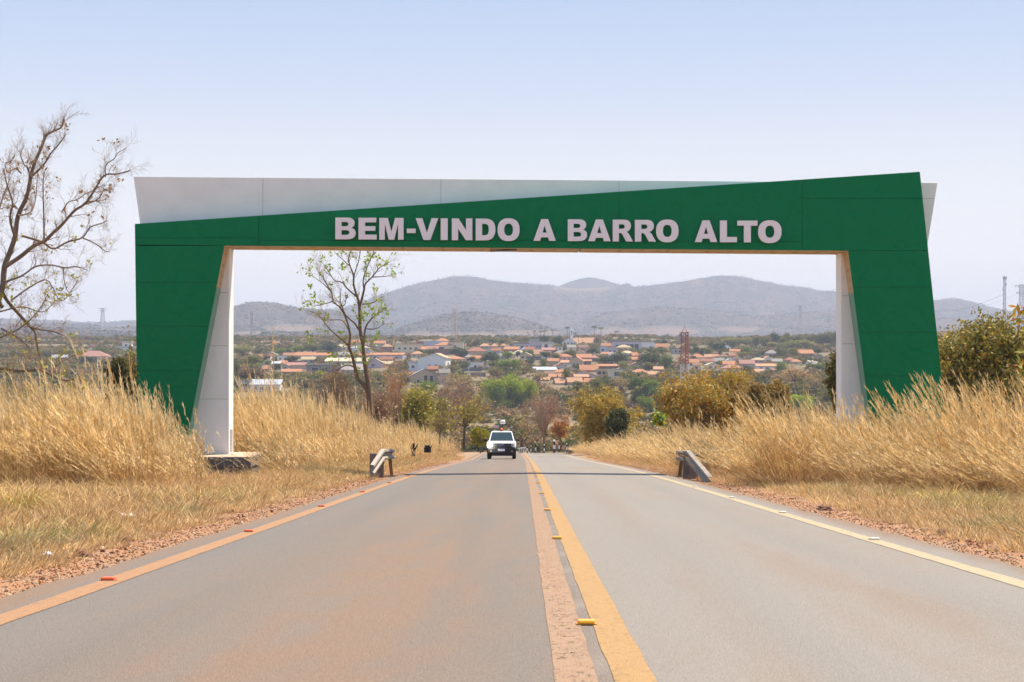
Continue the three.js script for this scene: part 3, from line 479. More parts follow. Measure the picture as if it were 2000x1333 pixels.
// ---------------------------------------------------------------- marker posts beyond the brow, stumps, litter, stones
{
  const wh = std(col(.75, .72, .70), .8), bk = std(col(.05, .04, .04), .8), r = rng(31);
  const P = [[1030, 871, 9, 'white banded marker post beside the pickup wing mirror'], [1037, 872, 9, 'black topped marker post second from the pickup'], [1046, 868, 14, 'tall thin marker post below the bare brown tree'], [1063, 870, 12, 'short marker post left of the dark tree trunk'], [1082.5, 862, 19, 'stout black and white marker post with a rounded head'], [1092, 864, 15, 'white marker post right of the stout banded one'], [1107, 868, 12, 'dark marker post with a white collar under the golden tree']];
  for (const [px, py, h, label] of P) {
    const d = 176 + r() * 10, p = at(px, py, d), H = h / F * d, y0 = G(p.x, d), rad = (px === 1082.5 ? 2.4 : 1.25) / F * d, t = thing('marker_post', label, 'marker post', V(p.x, p.y - H - .6, -d), 0, 'black and white marker posts at the bend'); 
    const n = 4; for (let i = 0; i < n; i++) { const b = part('band', new THREE.CylinderGeometry(rad * .96, rad, (H + .6) / n, 10).translate(0, (H + .6) * (i + .5) / n, 0), i % 2 ? bk : wh, t); }
    part('cap', new THREE.SphereGeometry(rad * 1.05, 10, 6).translate(0, H + .6, 0), px % 2 ? wh : bk, t);
  }
  { const d = 176, a = at(1013, 876, d), b = at(1025, 873, d), t = thing('bridge_rail', 'low white bridge railing just right of the pickup', 'railing', V(a.x, a.y - .6, -d)); const L = b.x - a.x; for (let i = 0; i < 4; i++) { const q = part('baluster', new THREE.BoxGeometry(.09, .95, .09), wh, t); q.position.set(L * i / 3, .15, 0); q.rotation.z = -.35; } const q = part('top_rail', new THREE.BoxGeometry(L + .2, .12, .14), wh, t); q.position.set(L / 2, .62, 0); q.rotation.z = .14; }
  const char = std(col(.018, .014, .012), 1);
  for (const [px, py, h, w, label] of [[806.5, 884, 15, 9, 'charred black tree stump in the tall grass beside the road'], [835, 880, 9, 14, 'low burnt stump further along than the tall black one']]) {
    const d = 92, p = at(px, py, d), H = h / F * d, W = w / F * d, g = new THREE.CylinderGeometry(W * .38, W * .55, H * 1.6, 9, 5), q = g.attributes.position; for (let i = 0; i < q.count; i++) { const k = 1 + .35 * n3(q.getX(i) * 9, q.getY(i) * 7, px); q.setXYZ(i, q.getX(i) * k, q.getY(i) * (q.getY(i) > 0 ? 1 + .3 * n2(q.getX(i) * 12, px) : 1), q.getZ(i) * k); } g.computeVertexNormals();
    const t = thing('burnt_stump', label, 'stump', V(p.x, p.y + H * .3, -d)); part('stump', g, char, t); part('broken_branch', new THREE.CylinderGeometry(.02, .06, H * .9, 6).translate(W * .3, H * .6, .02).rotateZ(-.5), char, t);
  }
  const L = [[248, 1018, .16, 'crumpled white plastic bottle lying at the edge of the red gravel'], [107, 1046, .07, 'small white scrap of paper in the short grass'], [91, 1097, .09, 'pale scrap of plastic at the foot of the grass near the left corner'], [327, 958, .10, 'white scrap in the dry grass below the left footing'], [344, 969, .06, 'tiny white scrap next to the grey green tuft'], [670, 920, .25, 'white plastic bag caught in the grass left of the guard rail']];
  for (const [px, py, s, label] of L) {
    const h = hit(px, py, 8, 80), g = px === 248 ? new THREE.CapsuleGeometry(.045, .16, 4, 10).rotateZ(1.5).rotateY(.7) : new THREE.IcosahedronGeometry(s * .6, 2); const q = g.attributes.position; for (let i = 0; i < q.count; i++) { const k = 1 + .5 * n3(q.getX(i) * 14 / s * .1, q.getY(i) * 16, q.getZ(i) * 16 + px); q.setXYZ(i, q.getX(i) * k, q.getY(i) * k * (px === 248 ? 1 : .45), q.getZ(i) * k); } g.computeVertexNormals();
    const m = new THREE.Mesh(g, std(col(.82, .82, .85), .5)); m.name = numbered('litter'); tag(m, label, 'litter'); m.castShadow = m.receiveShadow = true; m.position.set(h.x, h.y + .06, -h.d); scene.add(m);
  }
  const rk = [[858 / 2.76 + 1300, 406 / 2.76 + 850, .16, 'dark red stone on the gravel below the right edge line'], [1470 / 2.76 + 1300, 460 / 2.76 + 850, .12, 'dark clod in the short grass, upper one on the right verge'], [1498 / 2.76 + 1300, 536 / 2.76 + 850, .13, 'flat dark stone on the gravel near the right corner'], [158, 1083, .12, 'dark red stone in the gravel beside the left edge line'], [166, 1089, .09, 'smaller dark stone just below the red one on the left'], [247, 1058, .1, 'red stone at the top of the left gravel strip']];
  const stone = std(col(.17, .075, .04), .95, { map: soilMap });
  for (const [px, py, s, label] of rk) { const h = hit(px, py, 8, 60), g = new THREE.IcosahedronGeometry(s * .6, 2), q = g.attributes.position; for (let i = 0; i < q.count; i++) { const k = 1 + .3 * n3(q.getX(i) * 12, q.getY(i) * 12, q.getZ(i) * 12 + px); q.setXYZ(i, q.getX(i) * k * 1.2, q.getY(i) * k * .55, q.getZ(i) * k); } g.computeVertexNormals(); const m = new THREE.Mesh(g, stone); m.name = numbered('stone'); tag(m, label, 'stone'); m.castShadow = m.receiveShadow = true; m.position.set(h.x, h.y + .02, -h.d); m.rotation.y = px; scene.add(m); }
  // loose laterite on both shoulders
  const base = new THREE.IcosahedronGeometry(1, 1), q = base.attributes.position; for (let i = 0; i < q.count; i++) { const k = 1 + .35 * n3(q.getX(i) * 1.5, q.getY(i) * 1.5, q.getZ(i) * 1.5); q.setXYZ(i, q.getX(i) * k, q.getY(i) * k * .6, q.getZ(i) * k); } base.computeVertexNormals();
  const N = 30000, im = new THREE.InstancedMesh(base, std(0xffffff, .95), N), M = new THREE.Matrix4(), Q = new THREE.Quaternion(), E = new THREE.Euler(), c = new THREE.Color();
  for (let i = 0; i < N; i++) {
    const left = r() < .55, d = 7 + 90 * Math.pow(r(), 1.9), spread = Math.abs(r() + r() + r() - 1.5) / 1.5, u = 4.46 + .34 * fbm(d * .4, left ? 3 : 9, 3) + (r() < .8 ? (r() + r() + r() - 1.5) * .66 : spread * 1.8 - .4), x = roadC(d) + (left ? -u : u), s = r() < .95 ? .004 + .009 * r() : .013 + .02 * r() * r();
    M.compose(V(x, G(x, d) + s * .3, -d), Q.setFromEuler(E.set(r() * 6, r() * 6, r() * 6)), V(s * (1 + .6 * r()), s, s)); im.setMatrixAt(i, M);
    const k = .7 + .5 * r(); im.setColorAt(i, r() < .75 ? r() < .62 ? c.setRGB(.46 * k, .225 * k, .105 * k) : c.setRGB(.50 * k, .33 * k, .20 * k) : r() < .5 ? c.setRGB(.44 * k, .31 * k, .20 * k) : c.setRGB(.16 * k, .07 * k, .04 * k));
  }
  stuff(im, 'gravel', 'loose red laterite gravel along both shoulders');
}
// ---------------------------------------------------------------- grass
const straw = phys(0xffffff, .75, { vertexColors: true, transmission: .35, thickness: 0, specularIntensity: .4 });
function blade(m, p, dir, len, w, bend, k, segs, r, droop = 0) {   // a curved ribbon from p
  let q = p.clone(), t = dir.clone().normalize(); const side = V(r() - .5, 0, r() - .5).normalize(), step = len / segs; let base = -1;
  for (let i = 0; i <= segs; i++) {
    const ww = w * (i === segs ? .15 : 1 - .45 * i / segs), a = q.clone().addScaledVector(side, ww / 2), b = q.clone().addScaledVector(side, -ww / 2);
    const s = m.v(a, k); m.v(b, k); if (base >= 0) m.i.push(base, base + 1, s + 1, base, s + 1, s); base = s;
    t.addScaledVector(bend, step).addScaledVector(V(0, -1, 0), droop * step * i / segs).normalize(); q = q.clone().addScaledVector(t, step);
  }
  return { q, t };
}
function tallTuft(seed, stems, leaves, red) {
  const r = rng(seed), m = new MB(true), wind = V(-.042, 0, .02);
  const S = [[.68, .48, .19], [.76, .56, .25], [.56, .36, .14], [.82, .63, .33]], Lf = red ? [[.38, .16, .06], [.48, .26, .11], [.62, .42, .21], [.30, .13, .05]] : [[.58, .39, .16], [.70, .50, .24], [.42, .25, .09]];
  const pick = (a) => { const c = a[Math.floor(r() * a.length)], k = .85 + .3 * r(); return c.map((x) => x * k); };
  for (let i = 0; i < stems; i++) {
    const a = r() * 6.283, d = r() * .22, p = V(Math.cos(a) * d, -.05, Math.sin(a) * d), k = pick(S), len = 1.5 + .85 * r();
    const e = blade(m, p, V(Math.cos(a) * .15 - .06, 1, Math.sin(a) * .15), len, .0125, wind, k, 4, r, .05);
    // feathery head
    const n = 10, hk = pick([[.80, .59, .30], [.70, .49, .22], [.86, .68, .40]]); let q = e.q.clone(), t = e.t.clone();
    for (let j = 0; j < n; j++) { const o = V((r() - .5) * .7, (r() - .1) * .5, (r() - .5) * .7); blade(m, q, t.clone().add(o).normalize(), .10 + .10 * r(), .017, wind, hk, 2, r, 2.5); t.addScaledVector(wind, .12).addScaledVector(V(0, -1, 0), .035).normalize(); q = q.clone().addScaledVector(t, .055); }
    for (let j = 0; j < 3; j++) { const h = .25 + .6 * r(), b = p.clone().lerp(e.q, h); blade(m, b, V(r() - .5, .8, r() - .5), .25 + .35 * r(), .011, wind, pick(Lf), 3, r, 3.2); }
  }
  for (let i = 0; i < leaves; i++) { const a = r() * 6.283, d = r() * .26, p = V(Math.cos(a) * d, -.04, Math.sin(a) * d); blade(m, p, V(Math.cos(a) * .55, .9, Math.sin(a) * .55), .5 + .75 * r(), .012 + .006 * r(), wind, pick(Lf), 4, r, 1.6 + 1.8 * r()); }
  return m.geo();
}
function shortTuft(seed, n, h, cols) {
  const r = rng(seed), m = new MB(true);
  for (let i = 0; i < n; i++) { const a = r() * 6.283, d = r() * .16, c = cols[Math.floor(r() * cols.length)], k = .8 + .4 * r(); blade(m, V(Math.cos(a) * d, -.02, Math.sin(a) * d), V(Math.cos(a) * (.3 + r()), .7 + .5 * r(), Math.sin(a) * (.3 + r())), h * (.5 + .9 * r()), .006 + .004 * r(), V(-.4, 0, 0), c.map((x) => x * k), 3, r, 4 + 5 * r()); }
  return m.geo();
}
const DRY = [[.66, .47, .23], [.76, .57, .31], [.42, .27, .12], [.60, .42, .20]], TAN = [[.56, .37, .16], [.66, .46, .22], [.38, .22, .09]], GREY = [[.46, .37, .19], [.56, .44, .24], [.36, .32, .15]], GRN = [[.27, .28, .05], [.44, .36, .09], [.56, .41, .13]];
{
  const r = rng(202), M = new THREE.Matrix4(), Q = new THREE.Quaternion(), Y = V(0, 1, 0), c = new THREE.Color();
  const kinds = [0, 1, 2, 3].map((i) => tallTuft(300 + i, 7, 10, false)).concat([4, 5].map((i) => tallTuft(300 + i, 5, 22, true)));
  const lists = kinds.map(() => []);
  const leftEdge = (d) => 7.3 + .9 * fbm(d * .16, 1, 3) - 1.3 * sstep(58, 78, d) - .8 * sstep(78, 120, d), rightEdge = (d) => d < 52 ? 6.0 + Math.max(0, 44 - d) * .42 + .9 * fbm(d * .3, 4, 3) : 5.7 + .7 * fbm(d * .14, 4, 3);
  const footing = (x, d) => d > 54.3 && d < 58.2 && ((x > -12.3 && x < -7.9) || (x > 9.8 && x < 14.6));
  const hEnv = (x, d) => {   // how tall the stand is
    const n = .84 + .42 * (fbm(x * .25, d * .18, 3) + .15), px = 1000 + x / d * F;
    let k = n;
    if (x < 0) { if (d > 58) k *= px < 720 ? .88 : px < 860 ? .70 : .58; else k *= .70; if (px > 330 && px < 560 && d < 59) k *= .66; }
    else { k *= px < 1240 ? .50 : px < 1500 ? .54 : .62; if (px > 1525 && px < 1605 && d > 37 && d < 47) k *= 1.12; if (d < 38) k *= .85; }
    return k;
  };
  let n = 0;
  for (let t = 0; t < 90000 && n < 19000; t++) {
    const left = r() < .5, d = 33 + 150 * Math.pow(r(), 1.7), e = left ? leftEdge(d) : rightEdge(d), w = .32 * d + 3 - e; if (w < .3) continue;
    const u = e + (r() < .5 ? r() * Math.min(w, 5) : r() * w), x = roadC(d) * (left ? 0 : 1) + (left ? -u : u);
    if (left && d < 36 + 2 * fbm(x * .5, 3, 2)) continue;
    if (footing(x, d)) continue;
    const px = 1000 + x / d * F; if (px < -60 || px > 2060) continue;
    if (left && px > 385 && px < 560 && d < 58.5 && r() < .985) continue;
    if (left && d > 105 && px > 850 && r() < .6) continue;
    const dens = fbm(x * .4 + 3, d * .3, 3); if (dens < -.15 && r() < .75) continue;
    const edge = u - e < .8, redK = (edge && r() < .6) || (!left && r() < .58) || (left && r() < .16) || dens < -.12, k = redK ? 4 + Math.floor(r() * 2) : Math.floor(r() * 4);
    const h = hEnv(x, d) * (redK ? .66 : 1) * (r() < .03 ? 1.35 : 1) * (edge ? .40 + .6 * r() : .68 + .58 * r() * r() + .12 * r());
    lists[k].push([x, d, h, r()]); n++;
  }
  // stragglers that have come up on the verge, and the tall brown brush on the right
  for (let t = 0; t < 1500; t++) { const left = r() < .5, d = 32 + 80 * Math.pow(r(), 1.6), e = left ? leftEdge(d) : rightEdge(d), u = e - 1.7 * r() * r(), x = roadC(d) * (left ? 0 : 1) + (left ? -u : u), px = 1000 + x / d * F; if (u < 4.7 || footing(x, d) || (left && (d < 37 || (px > 385 && px < 545 && d < 58.5)))) continue; lists[r() < .75 ? 4 + Math.floor(r() * 2) : Math.floor(r() * 4)].push([x, d, .16 + .38 * r() * r() + .08 * r(), r()]); }
  for (let t = 0; t < 42; t++) lists[r() < .7 ? 4 + Math.floor(r() * 2) : Math.floor(r() * 4)].push([6.85 + (r() + r() - 1) * .75, 41 + 3.2 * r(), .52 + .36 * r() * r(), r()]);
  for (let t = 0; t < 200; t++) lists[4 + Math.floor(r() * 2)].push([9.3 + 5.5 * r(), 37 + 9 * r(), .5 + .35 * r(), r()]);
  kinds.forEach((g, k) => {
    const L = lists[k], im = new THREE.InstancedMesh(g, straw, L.length);
    L.forEach(([x, d, h, q], i) => { M.compose(V(x, G(x, d) - .03, -d), Q.setFromAxisAngle(Y, (q - .5) * 1.3), V(.95 + .3 * q, h, .95 + .3 * q)); im.setMatrixAt(i, M); const s = .60 + .62 * ((q * 7.3) % 1), w = .5 + .5 * n2(x * .15, d * .1); im.setColorAt(i, c.setRGB(s * (1 - .02 * w), s * (.97 + .03 * w), s * (.86 + .14 * w))); });
    stuff(im, 'tall_grass', ['tall dry grass with feathery seed heads', 'tall straw coloured grass bending to the left', 'tall dry grass beside the road', 'stands of dry grass on both sides', 'brown dry weeds at the foot of the tall grass', 'reddish dry weeds among the grass'][k]);
  });
  // short verge grass
  const sk = [shortTuft(401, 46, .16, DRY), shortTuft(402, 40, .22, TAN), shortTuft(403, 46, .20, GREY), shortTuft(404, 44, .26, GRN), shortTuft(405, 30, .34, TAN), shortTuft(406, 60, .10, DRY)], sl = sk.map(() => []);
  for (let t = 0; t < 50000; t++) {
    const left = r() < .52, d = 8 + 125 * Math.pow(r(), 1.8), u = 4.80 + .6 * fbm(d * .5, left ? 2 : 8, 3) + (left ? (d < 38 ? 1 + .31 * d - 4.2 + 1 : 3.4) : (d < 46 ? Math.max(1.6, .31 * d - 3.5) : 1.7)) * r(), x = roadC(d) + (left ? -u : u);
    if (footing(x, d)) continue; const px = 1000 + x / d * F; if (px < -80 || px > 2080) continue;
    if (left && px > 395 && px < 540 && d > 47 && d < 55 && r() < .85) continue; const v = fbm(x * .45 + 20, d * .3, 3), near = u < 5.35;
    let k = near ? (r() < .7 ? 5 : 0) : v > .28 ? (r() < .5 ? 3 : 2) : v > .14 ? 2 : r() < .45 ? 0 : r() < .75 ? 1 : 4;
    if (left && d > 24 && d < 52 && u > 6 && r() < .5) k = r() < .5 ? 4 : 1;
    if (near && r() < .62) continue;
    sl[k].push([x, d, r()]);
  }
  sk.forEach((g, k) => { const L = sl[k], im = new THREE.InstancedMesh(g, straw, L.length); L.forEach(([x, d, q], i) => { const s = (.6 + .8 * q) * (d > 60 ? 1.2 : 1); M.compose(V(x, G(x, d) - .01, -d), Q.setFromAxisAngle(Y, q * 50), V(s * 1.15, s * (.8 + .5 * ((q * 9.1) % 1)), s * 1.15)); im.setMatrixAt(i, M); const w = .62 + .66 * ((q * 13.7) % 1); im.setColorAt(i, c.setRGB(w, w * .98, w * .95)); }); stuff(im, 'verge_grass', ['short pale dry grass along the verge', 'short tan grass along the verge', 'grey green grass tufts on the verge', 'green grass tufts on the verge', 'straggling dry stalks on the verge', 'thin cropped dry grass at the edge of the gravel'][k]); });
  // a few yellow green clumps one can point at
  const clump = shortTuft(410, 150, .62, [[.42, .36, .06], [.50, .42, .10], [.34, .33, .05], [.55, .40, .14]]);
  for (const [px, py, s, label] of [[28, 1008, 1.35, 'tall yellow green grass clump at the left edge of the picture'], [205, 965, .6, 'grey green grass clump on the left verge below the footing'], [1435, 948, .42, 'dark little tuft beside the foot of the right guard rail'], [700, 925, .6, 'green weed tuft at the foot of the left guard rail'], [790, 921, .5, 'green tuft on the gravel just right of the left guard rail'], [1545, 950, .7, 'pale green tuft on the right verge before the tall brown clump']]) { const h = hit(px, py, 10, 80), m = new THREE.Mesh(clump, straw); m.name = numbered('grass_clump'); tag(m, label, 'grass clump'); m.castShadow = m.receiveShadow = true; m.position.set(h.x, h.y - .02, -h.d); m.rotation.y = px; m.scale.setScalar(s); scene.add(m); }
}
// ---------------------------------------------------------------- trees and bushes near the road
const bark = (c) => std(c, .95, { map: tex(256, (u, v) => .65 + .35 * fine(u, v * .3)), bumpMap: soilBump, bumpScale: .01 });
const barkBrown = bark(col(.20, .125, .08)), barkGrey = bark(col(.27, .19, .13)), barkDark = bark(col(.13, .085, .06)), twigMat = std(col(.23, .14, .085), .95), twigPale = std(col(.30, .205, .135), .95);
const leafMat = phys(0xffffff, .7, { vertexColors: true, transmission: .4, thickness: 0, specularIntensity: .5 });
function leaf(m, p, s, k, r, long = 1.5) {   // one leaf: two faces folded along the midrib
  const a = V(r() - .5, r() - .5, r() - .5).normalize(), b = V(r() - .5, r() - .5, r() - .5).cross(a).normalize(), n = a.clone().cross(b).multiplyScalar(s * .12), h = s * long;
  const q0 = p.clone(), q1 = p.clone().addScaledVector(a, h * .5).addScaledVector(b, s * .4).add(n), q2 = p.clone().addScaledVector(a, h), q3 = p.clone().addScaledVector(a, h * .5).addScaledVector(b, -s * .4).add(n);
  const i = m.v(q0, k); m.v(q1, k); m.v(q2, k); m.v(q3, k); m.i.push(i, i + 1, i + 2, i, i + 2, i + 3);
}
const shade = (c, r, v = .35) => { const k = 1 - v / 2 + v * r(); return [c[0] * k, c[1] * k, c[2] * k]; };
// grows side branches on a limb; every order is thinner, shorter and more crooked
function grow(m, p, dir, len, rad, order, r, o, tips) {
  const n = order === 0 ? 6 : 4, pts = [p.clone()], rd = [rad], t = dir.clone().normalize(); let q = p.clone();
  for (let i = 1; i <= n; i++) { t.add(V((r() - .5) * o.crook, (r() - .45) * o.crook + o.up * .12, (r() - .5) * o.crook)).normalize(); q = q.clone().addScaledVector(t, len / n); pts.push(q); rd.push(rad * (1 - i / n * .72)); }
  (order < o.trunkOrders ? m.trunk : m.twig).tube(pts, rd, rad > .05 ? 7 : rad > .012 ? 5 : 3, null);
  if (order >= o.orders) { tips.push(...pts.slice(2)); return; }
  const kids = Math.round(o.kids * (.7 + .6 * r()));
  for (let i = 0; i < kids; i++) {
    const f = .25 + .75 * (i + r()) / kids, j = Math.min(n - 1, Math.floor(f * n)), b = pts[j].clone().lerp(pts[j + 1], f * n - j > 1 ? 1 : f * n - j), d = pts[j + 1].clone().sub(pts[j]).normalize(), a = r() * 6.283;
    const s = d.clone().cross(V(Math.cos(a), .3 * (r() - .5), Math.sin(a))).normalize();
    grow(m, b, d.clone().multiplyScalar(o.fwd).addScaledVector(s, 1).add(V(0, o.up * .5, 0)), len * (.45 + .3 * r()), Math.max(o.minR, rad * (1 - f * .6) * .55), order + 1, r, o, tips);
  }
}
function limbTree(name, label, category, d, limbs, o, seed, depthSpread, root, group) {  // limbs are traced polylines with real thickness; twigs are grown on them
  const r = rng(seed), t = thing(name, label, category, root, 0, group), m = { trunk: new MB(), twig: new MB() }, tips = [], all = [];
  for (const [w0, w1, zz, ...P] of limbs) {
    const z0 = zz * depthSpread, pts = P.map(([x, y], i) => { const p = at(x, y, d + z0 * (i / P.length)); p.x += (r() - .5) * .07; p.y += (r() - .5) * .07; return p.sub(root); });
    const c = new THREE.CatmullRomCurve3(pts, false, 'centripetal'), n = P.length * 3, q = c.getPoints(n), k = 1 / F * d / 2 * (o.thick || 1);
    m.trunk.tube(q, q.map((_, i) => k * lerp(w0, w1, i / n)), w0 > 6 ? 8 : 6, null);
    all.push({ q, w0: w0 * k, w1: w1 * k });
  }
  for (const { q, w0, w1 } of all) {
    const L = q.reduce((s, p, i) => i ? s + p.distanceTo(q[i - 1]) : 0, 0), n = Math.round(L * o.perMetre);
    for (let i = 0; i < n; i++) {
      const f = o.from + (1 - o.from) * (i + r()) / n, j = Math.min(q.length - 2, Math.floor(f * (q.length - 1))), b = q[j].clone().lerp(q[j + 1], r()), dd = q[j + 1].clone().sub(q[j]).normalize(), a = r() * 6.283, s = dd.clone().cross(V(Math.cos(a), Math.sin(a), .6 * (r() - .5))).normalize(); s.z *= .8;
      grow(m, b, dd.clone().multiplyScalar(.7).add(s).add(V(0, o.up * .4, 0)), o.len * (.5 + .9 * r()), Math.min(o.maxR, lerp(w0, w1, f) * .5), 1, r, o, tips);
    }
  }
  part('trunk', m.trunk.geo(), o.bark, t); part('twigs', m.twig.geo(), o.twig, t);
  return { t, tips, all, r };
}
{ // the big bare tree at the left edge
  const d = 42, root = V(at(-22, 940, d).x, G(at(-22, 940, d).x, d) - .1, -d);
  const limbs = [
    [14, 11, 0, [-46, 945], [-36, 820], [-24, 700], [-12, 620], [4, 560]],
    [13, 3.2, .4, [4, 560], [10, 520], [18, 498], [31, 462], [36, 420], [50, 385], [60, 345], [67, 322], [82, 285], [92, 265], [103, 258], [117, 250], [124, 232]],
    [5, 2, -.5, [60, 345], [85, 322], [100, 300], [115, 280], [130, 262]],
    [5, 2, .6, [60, 345], [54, 325], [46, 322], [40, 300], [48, 285]], [4, 1.6, -.8, [40, 337], [28, 330], [14, 340], [10, 325], [18, 315]],
    [10, 2.6, -.6, [8, 524], [40, 500], [65, 483], [85, 472], [105, 455], [120, 440], [143, 413], [165, 400], [185, 375], [205, 345], [230, 342], [250, 336]],
    [3, 1.4, .3, [205, 345], [207, 325], [222, 312], [230, 300], [245, 288]], [3.4, 1.4, .8, [122, 412], [135, 398], [150, 388], [172, 377], [190, 374], [225, 372]], [3, 1.3, -.7, [165, 400], [185, 392], [200, 380], [205, 362]],
    [5.5, 1.8, .7, [40, 463], [80, 472], [104, 486], [130, 475], [160, 462], [175, 445], [200, 436], [208, 430]], [3.4, 1.4, .1, [160, 462], [185, 476], [203, 490], [215, 491]],
    [5, 1.6, -1, [5, 552], [40, 540], [70, 522], [100, 519], [123, 526], [150, 519], [170, 528]], [2.4, 1.2, .4, [123, 526], [127, 550], [133, 570], [150, 562]],
    [9, 2.2, .9, [-4, 560], [14, 586], [33, 612], [53, 637], [66, 648], [69, 668], [79, 696], [88, 712]], [5, 1.8, .3, [53, 637], [76, 642], [107, 648], [128, 658]],
    [8, 3, -.9, [-25, 722], [0, 720], [41, 723], [76, 721], [92, 729], [117, 738], [133, 741], [148, 737]], [3, 1.3, .2, [92, 729], [110, 716], [130, 700], [160, 690]],
    [8, 2, 1.2, [2, 600], [-10, 560], [-18, 480], [-8, 420], [6, 380], [20, 350]], [6, 2, -1.1, [30, 462], [18, 430], [22, 395], [12, 360], [4, 330]], [5, 1.6, 1.2, [36, 420], [55, 415], [70, 395], [72, 340]], [4, 1.4, -.2, [85, 472], [84, 420], [86, 350], [88, 330]],
    [4, 1.4, .8, [23, 590], [60, 560], [90, 545], [120, 590], [150, 550]], [5, 1.5, -1.2, [2, 640], [30, 660], [60, 690], [50, 720]], [4, 1.4, 1, [0, 610], [40, 600], [80, 610], [105, 590]], [4, 1.4, -.5, [0, 660], [40, 640], [75, 610], [95, 575]],
  ];
  const o = { thick: .88, perMetre: 8, from: .12, len: .36, maxR: .014, minR: .0032, orders: 3, trunkOrders: 0, kids: 4, crook: .5, up: .35, fwd: .75, bark: barkGrey, twig: twigPale };
  const { t, tips, r } = limbTree('bare_tree', 'big bare tree with crooked grey limbs at the left edge of the picture', 'tree', d, limbs, o, 900, 1.6, root);
  const m = new MB(true); for (const p of tips) if (r() < .006 * (p.y < 5.2 ? 2.2 : .7)) for (let i = 0; i < 4; i++) leaf(m, p.clone().add(V((r() - .5) * .12, (r() - .5) * .12, (r() - .5) * .12)), .05 + .03 * r(), shade(p.y > 6.5 ? [.34, .19, .06] : r() < .7 ? [.46, .42, .04] : [.30, .34, .05], r), r);
  part('foliage', m.geo(), leafMat, t, 'few last yellow leaves');
}
{ // the slender tree with green tufts seen through the gateway
  const d = 102, X = (x) => 450 + x / 4.9375, Y = (y) => 480 + y / 4.9375, root = V(at(724, 860, d).x, G(at(724, 860, d).x, d) - .1, -d);
  const raw = [
    [15, 8, 0, [1350, 1900], [1335, 1500], [1325, 1333], [1310, 1200], [1290, 1080], [1275, 950]], [9.5, 6, .1, [1275, 950], [1245, 820], [1245, 700], [1240, 600], [1230, 520]], [6, 1.8, .2, [1230, 520], [1210, 450], [1190, 370], [1185, 290], [1145, 190], [1140, 120], [1160, 40], [1150, -40]],
    [11, 6, -.3, [1330, 1420], [1280, 1333], [1230, 1290], [1190, 1150], [1170, 1050], [1140, 970]], [5.5, 1.6, -.4, [1140, 970], [1155, 850], [1110, 690], [1060, 600], [1000, 540], [970, 450], [930, 380], [890, 300], [840, 240]],
    [5, 1.5, .8, [1140, 960], [1060, 900], [980, 830], [920, 760], [880, 700], [820, 650], [760, 630]], [5, 1.4, -.8, [1235, 810], [1200, 750], [1120, 680], [1085, 610], [1060, 520], [1060, 420]], [4.5, 1.4, .6, [1215, 490], [1130, 420], [1080, 360], [1000, 330], [940, 240], [900, 180]],
    [6, 1.6, -.5, [1240, 620], [1290, 430], [1300, 380], [1370, 300], [1440, 220], [1530, 160]], [3.5, 1.2, .9, [1270, 570], [1380, 550], [1430, 510]], [5, 1.3, .5, [1285, 930], [1310, 780], [1370, 700], [1430, 650], [1500, 600]], [3, 1.2, -.4, [1310, 800], [1400, 800], [1480, 750]],
    [3.5, 1.2, -.6, [1190, 370], [1200, 280], [1230, 150], [1250, 40], [1260, -40]], [4, 1.3, .3, [1290, 430], [1280, 330], [1320, 200], [1380, 50], [1390, -40]], [3, 1.1, 0, [1370, 300], [1480, 300], [1590, 280]], [4, 1.3, -.9, [1195, 1170], [1120, 1150], [1050, 1190], [1000, 1260], [960, 1340]], [3, 1.1, .4, [1155, 850], [1080, 720], [960, 720], [880, 720]], [3, 1.1, .7, [1000, 540], [900, 560], [800, 590]], [3, 1.1, -.2, [1060, 600], [1110, 560], [1110, 440]], [3, 1.1, .5, [1145, 190], [1080, 130], [1000, 60]], [3, 1, .2, [970, 450], [880, 360], [770, 280]],
  ];
  const limbs = raw.map(([a, b, z, ...P]) => [a, b, z, ...P.map(([x, y]) => [X(x), Y(y)])]);
  const o = { thick: .82, perMetre: 3.2, from: .35, len: .75, maxR: .016, minR: .006, orders: 3, trunkOrders: 0, kids: 3.2, crook: .42, up: .45, fwd: .95, bark: barkBrown, twig: twigMat };
  const { t, tips, r } = limbTree('slender_tree', 'slender forked tree with green leaf tufts seen through the gateway', 'tree', d, limbs, o, 911, 1.8, root);
  const m = new MB(true), tuft = (p, n, s) => { for (let i = 0; i < n; i++) leaf(m, p.clone().add(V((r() - .5) * s * 1.6, (r() - .5) * s * 1.6, (r() - .5) * s * 1.6)), .13 + .07 * r(), shade(r() < .65 ? [.30, .43, .03] : [.40, .44, .05], r), r, 1.3); };
  for (const [x, y] of [[970, 85], [880, 130], [975, 215], [775, 285], [1075, 205], [1110, 320], [770, 405], [800, 470], [765, 525], [815, 520], [745, 570], [870, 545], [1230, 480], [1310, 265], [1295, 305], [1395, 410], [1440, 120], [1510, 155], [1585, 275], [1340, 580], [1270, 625], [1220, 690], [1280, 680], [1250, 670], [1275, 740], [1180, 615], [1460, 585], [1370, 615], [1330, 645], [1475, 725], [1410, 655], [915, 670], [920, 710], [750, 825], [770, 890], [760, 930], [860, 835], [1060, 840], [1105, 885], [1390, 890], [1390, 935], [1305, 920], [1200, 1045], [1250, 1000], [960, 1055], [995, 1060], [950, 1105], [1100, 1070], [1230, 1180], [1260, 1240], [915, 1180], [860, 1225], [1205, 960], [1430, 850], [930, 830], [1060, 200], [1385, 105], [1080, 80], [1340, 90], [1430, 520], [1495, 630]]) tuft(at(X(x), Y(y), d + (r() - .5) * 1.5).sub(t.position), 8, .15);
  for (const p of tips) if (r() < .03) tuft(p, 2, .08);
  part('foliage', m.geo(), leafMat, t, 'scattered bright green leaf tufts');
}
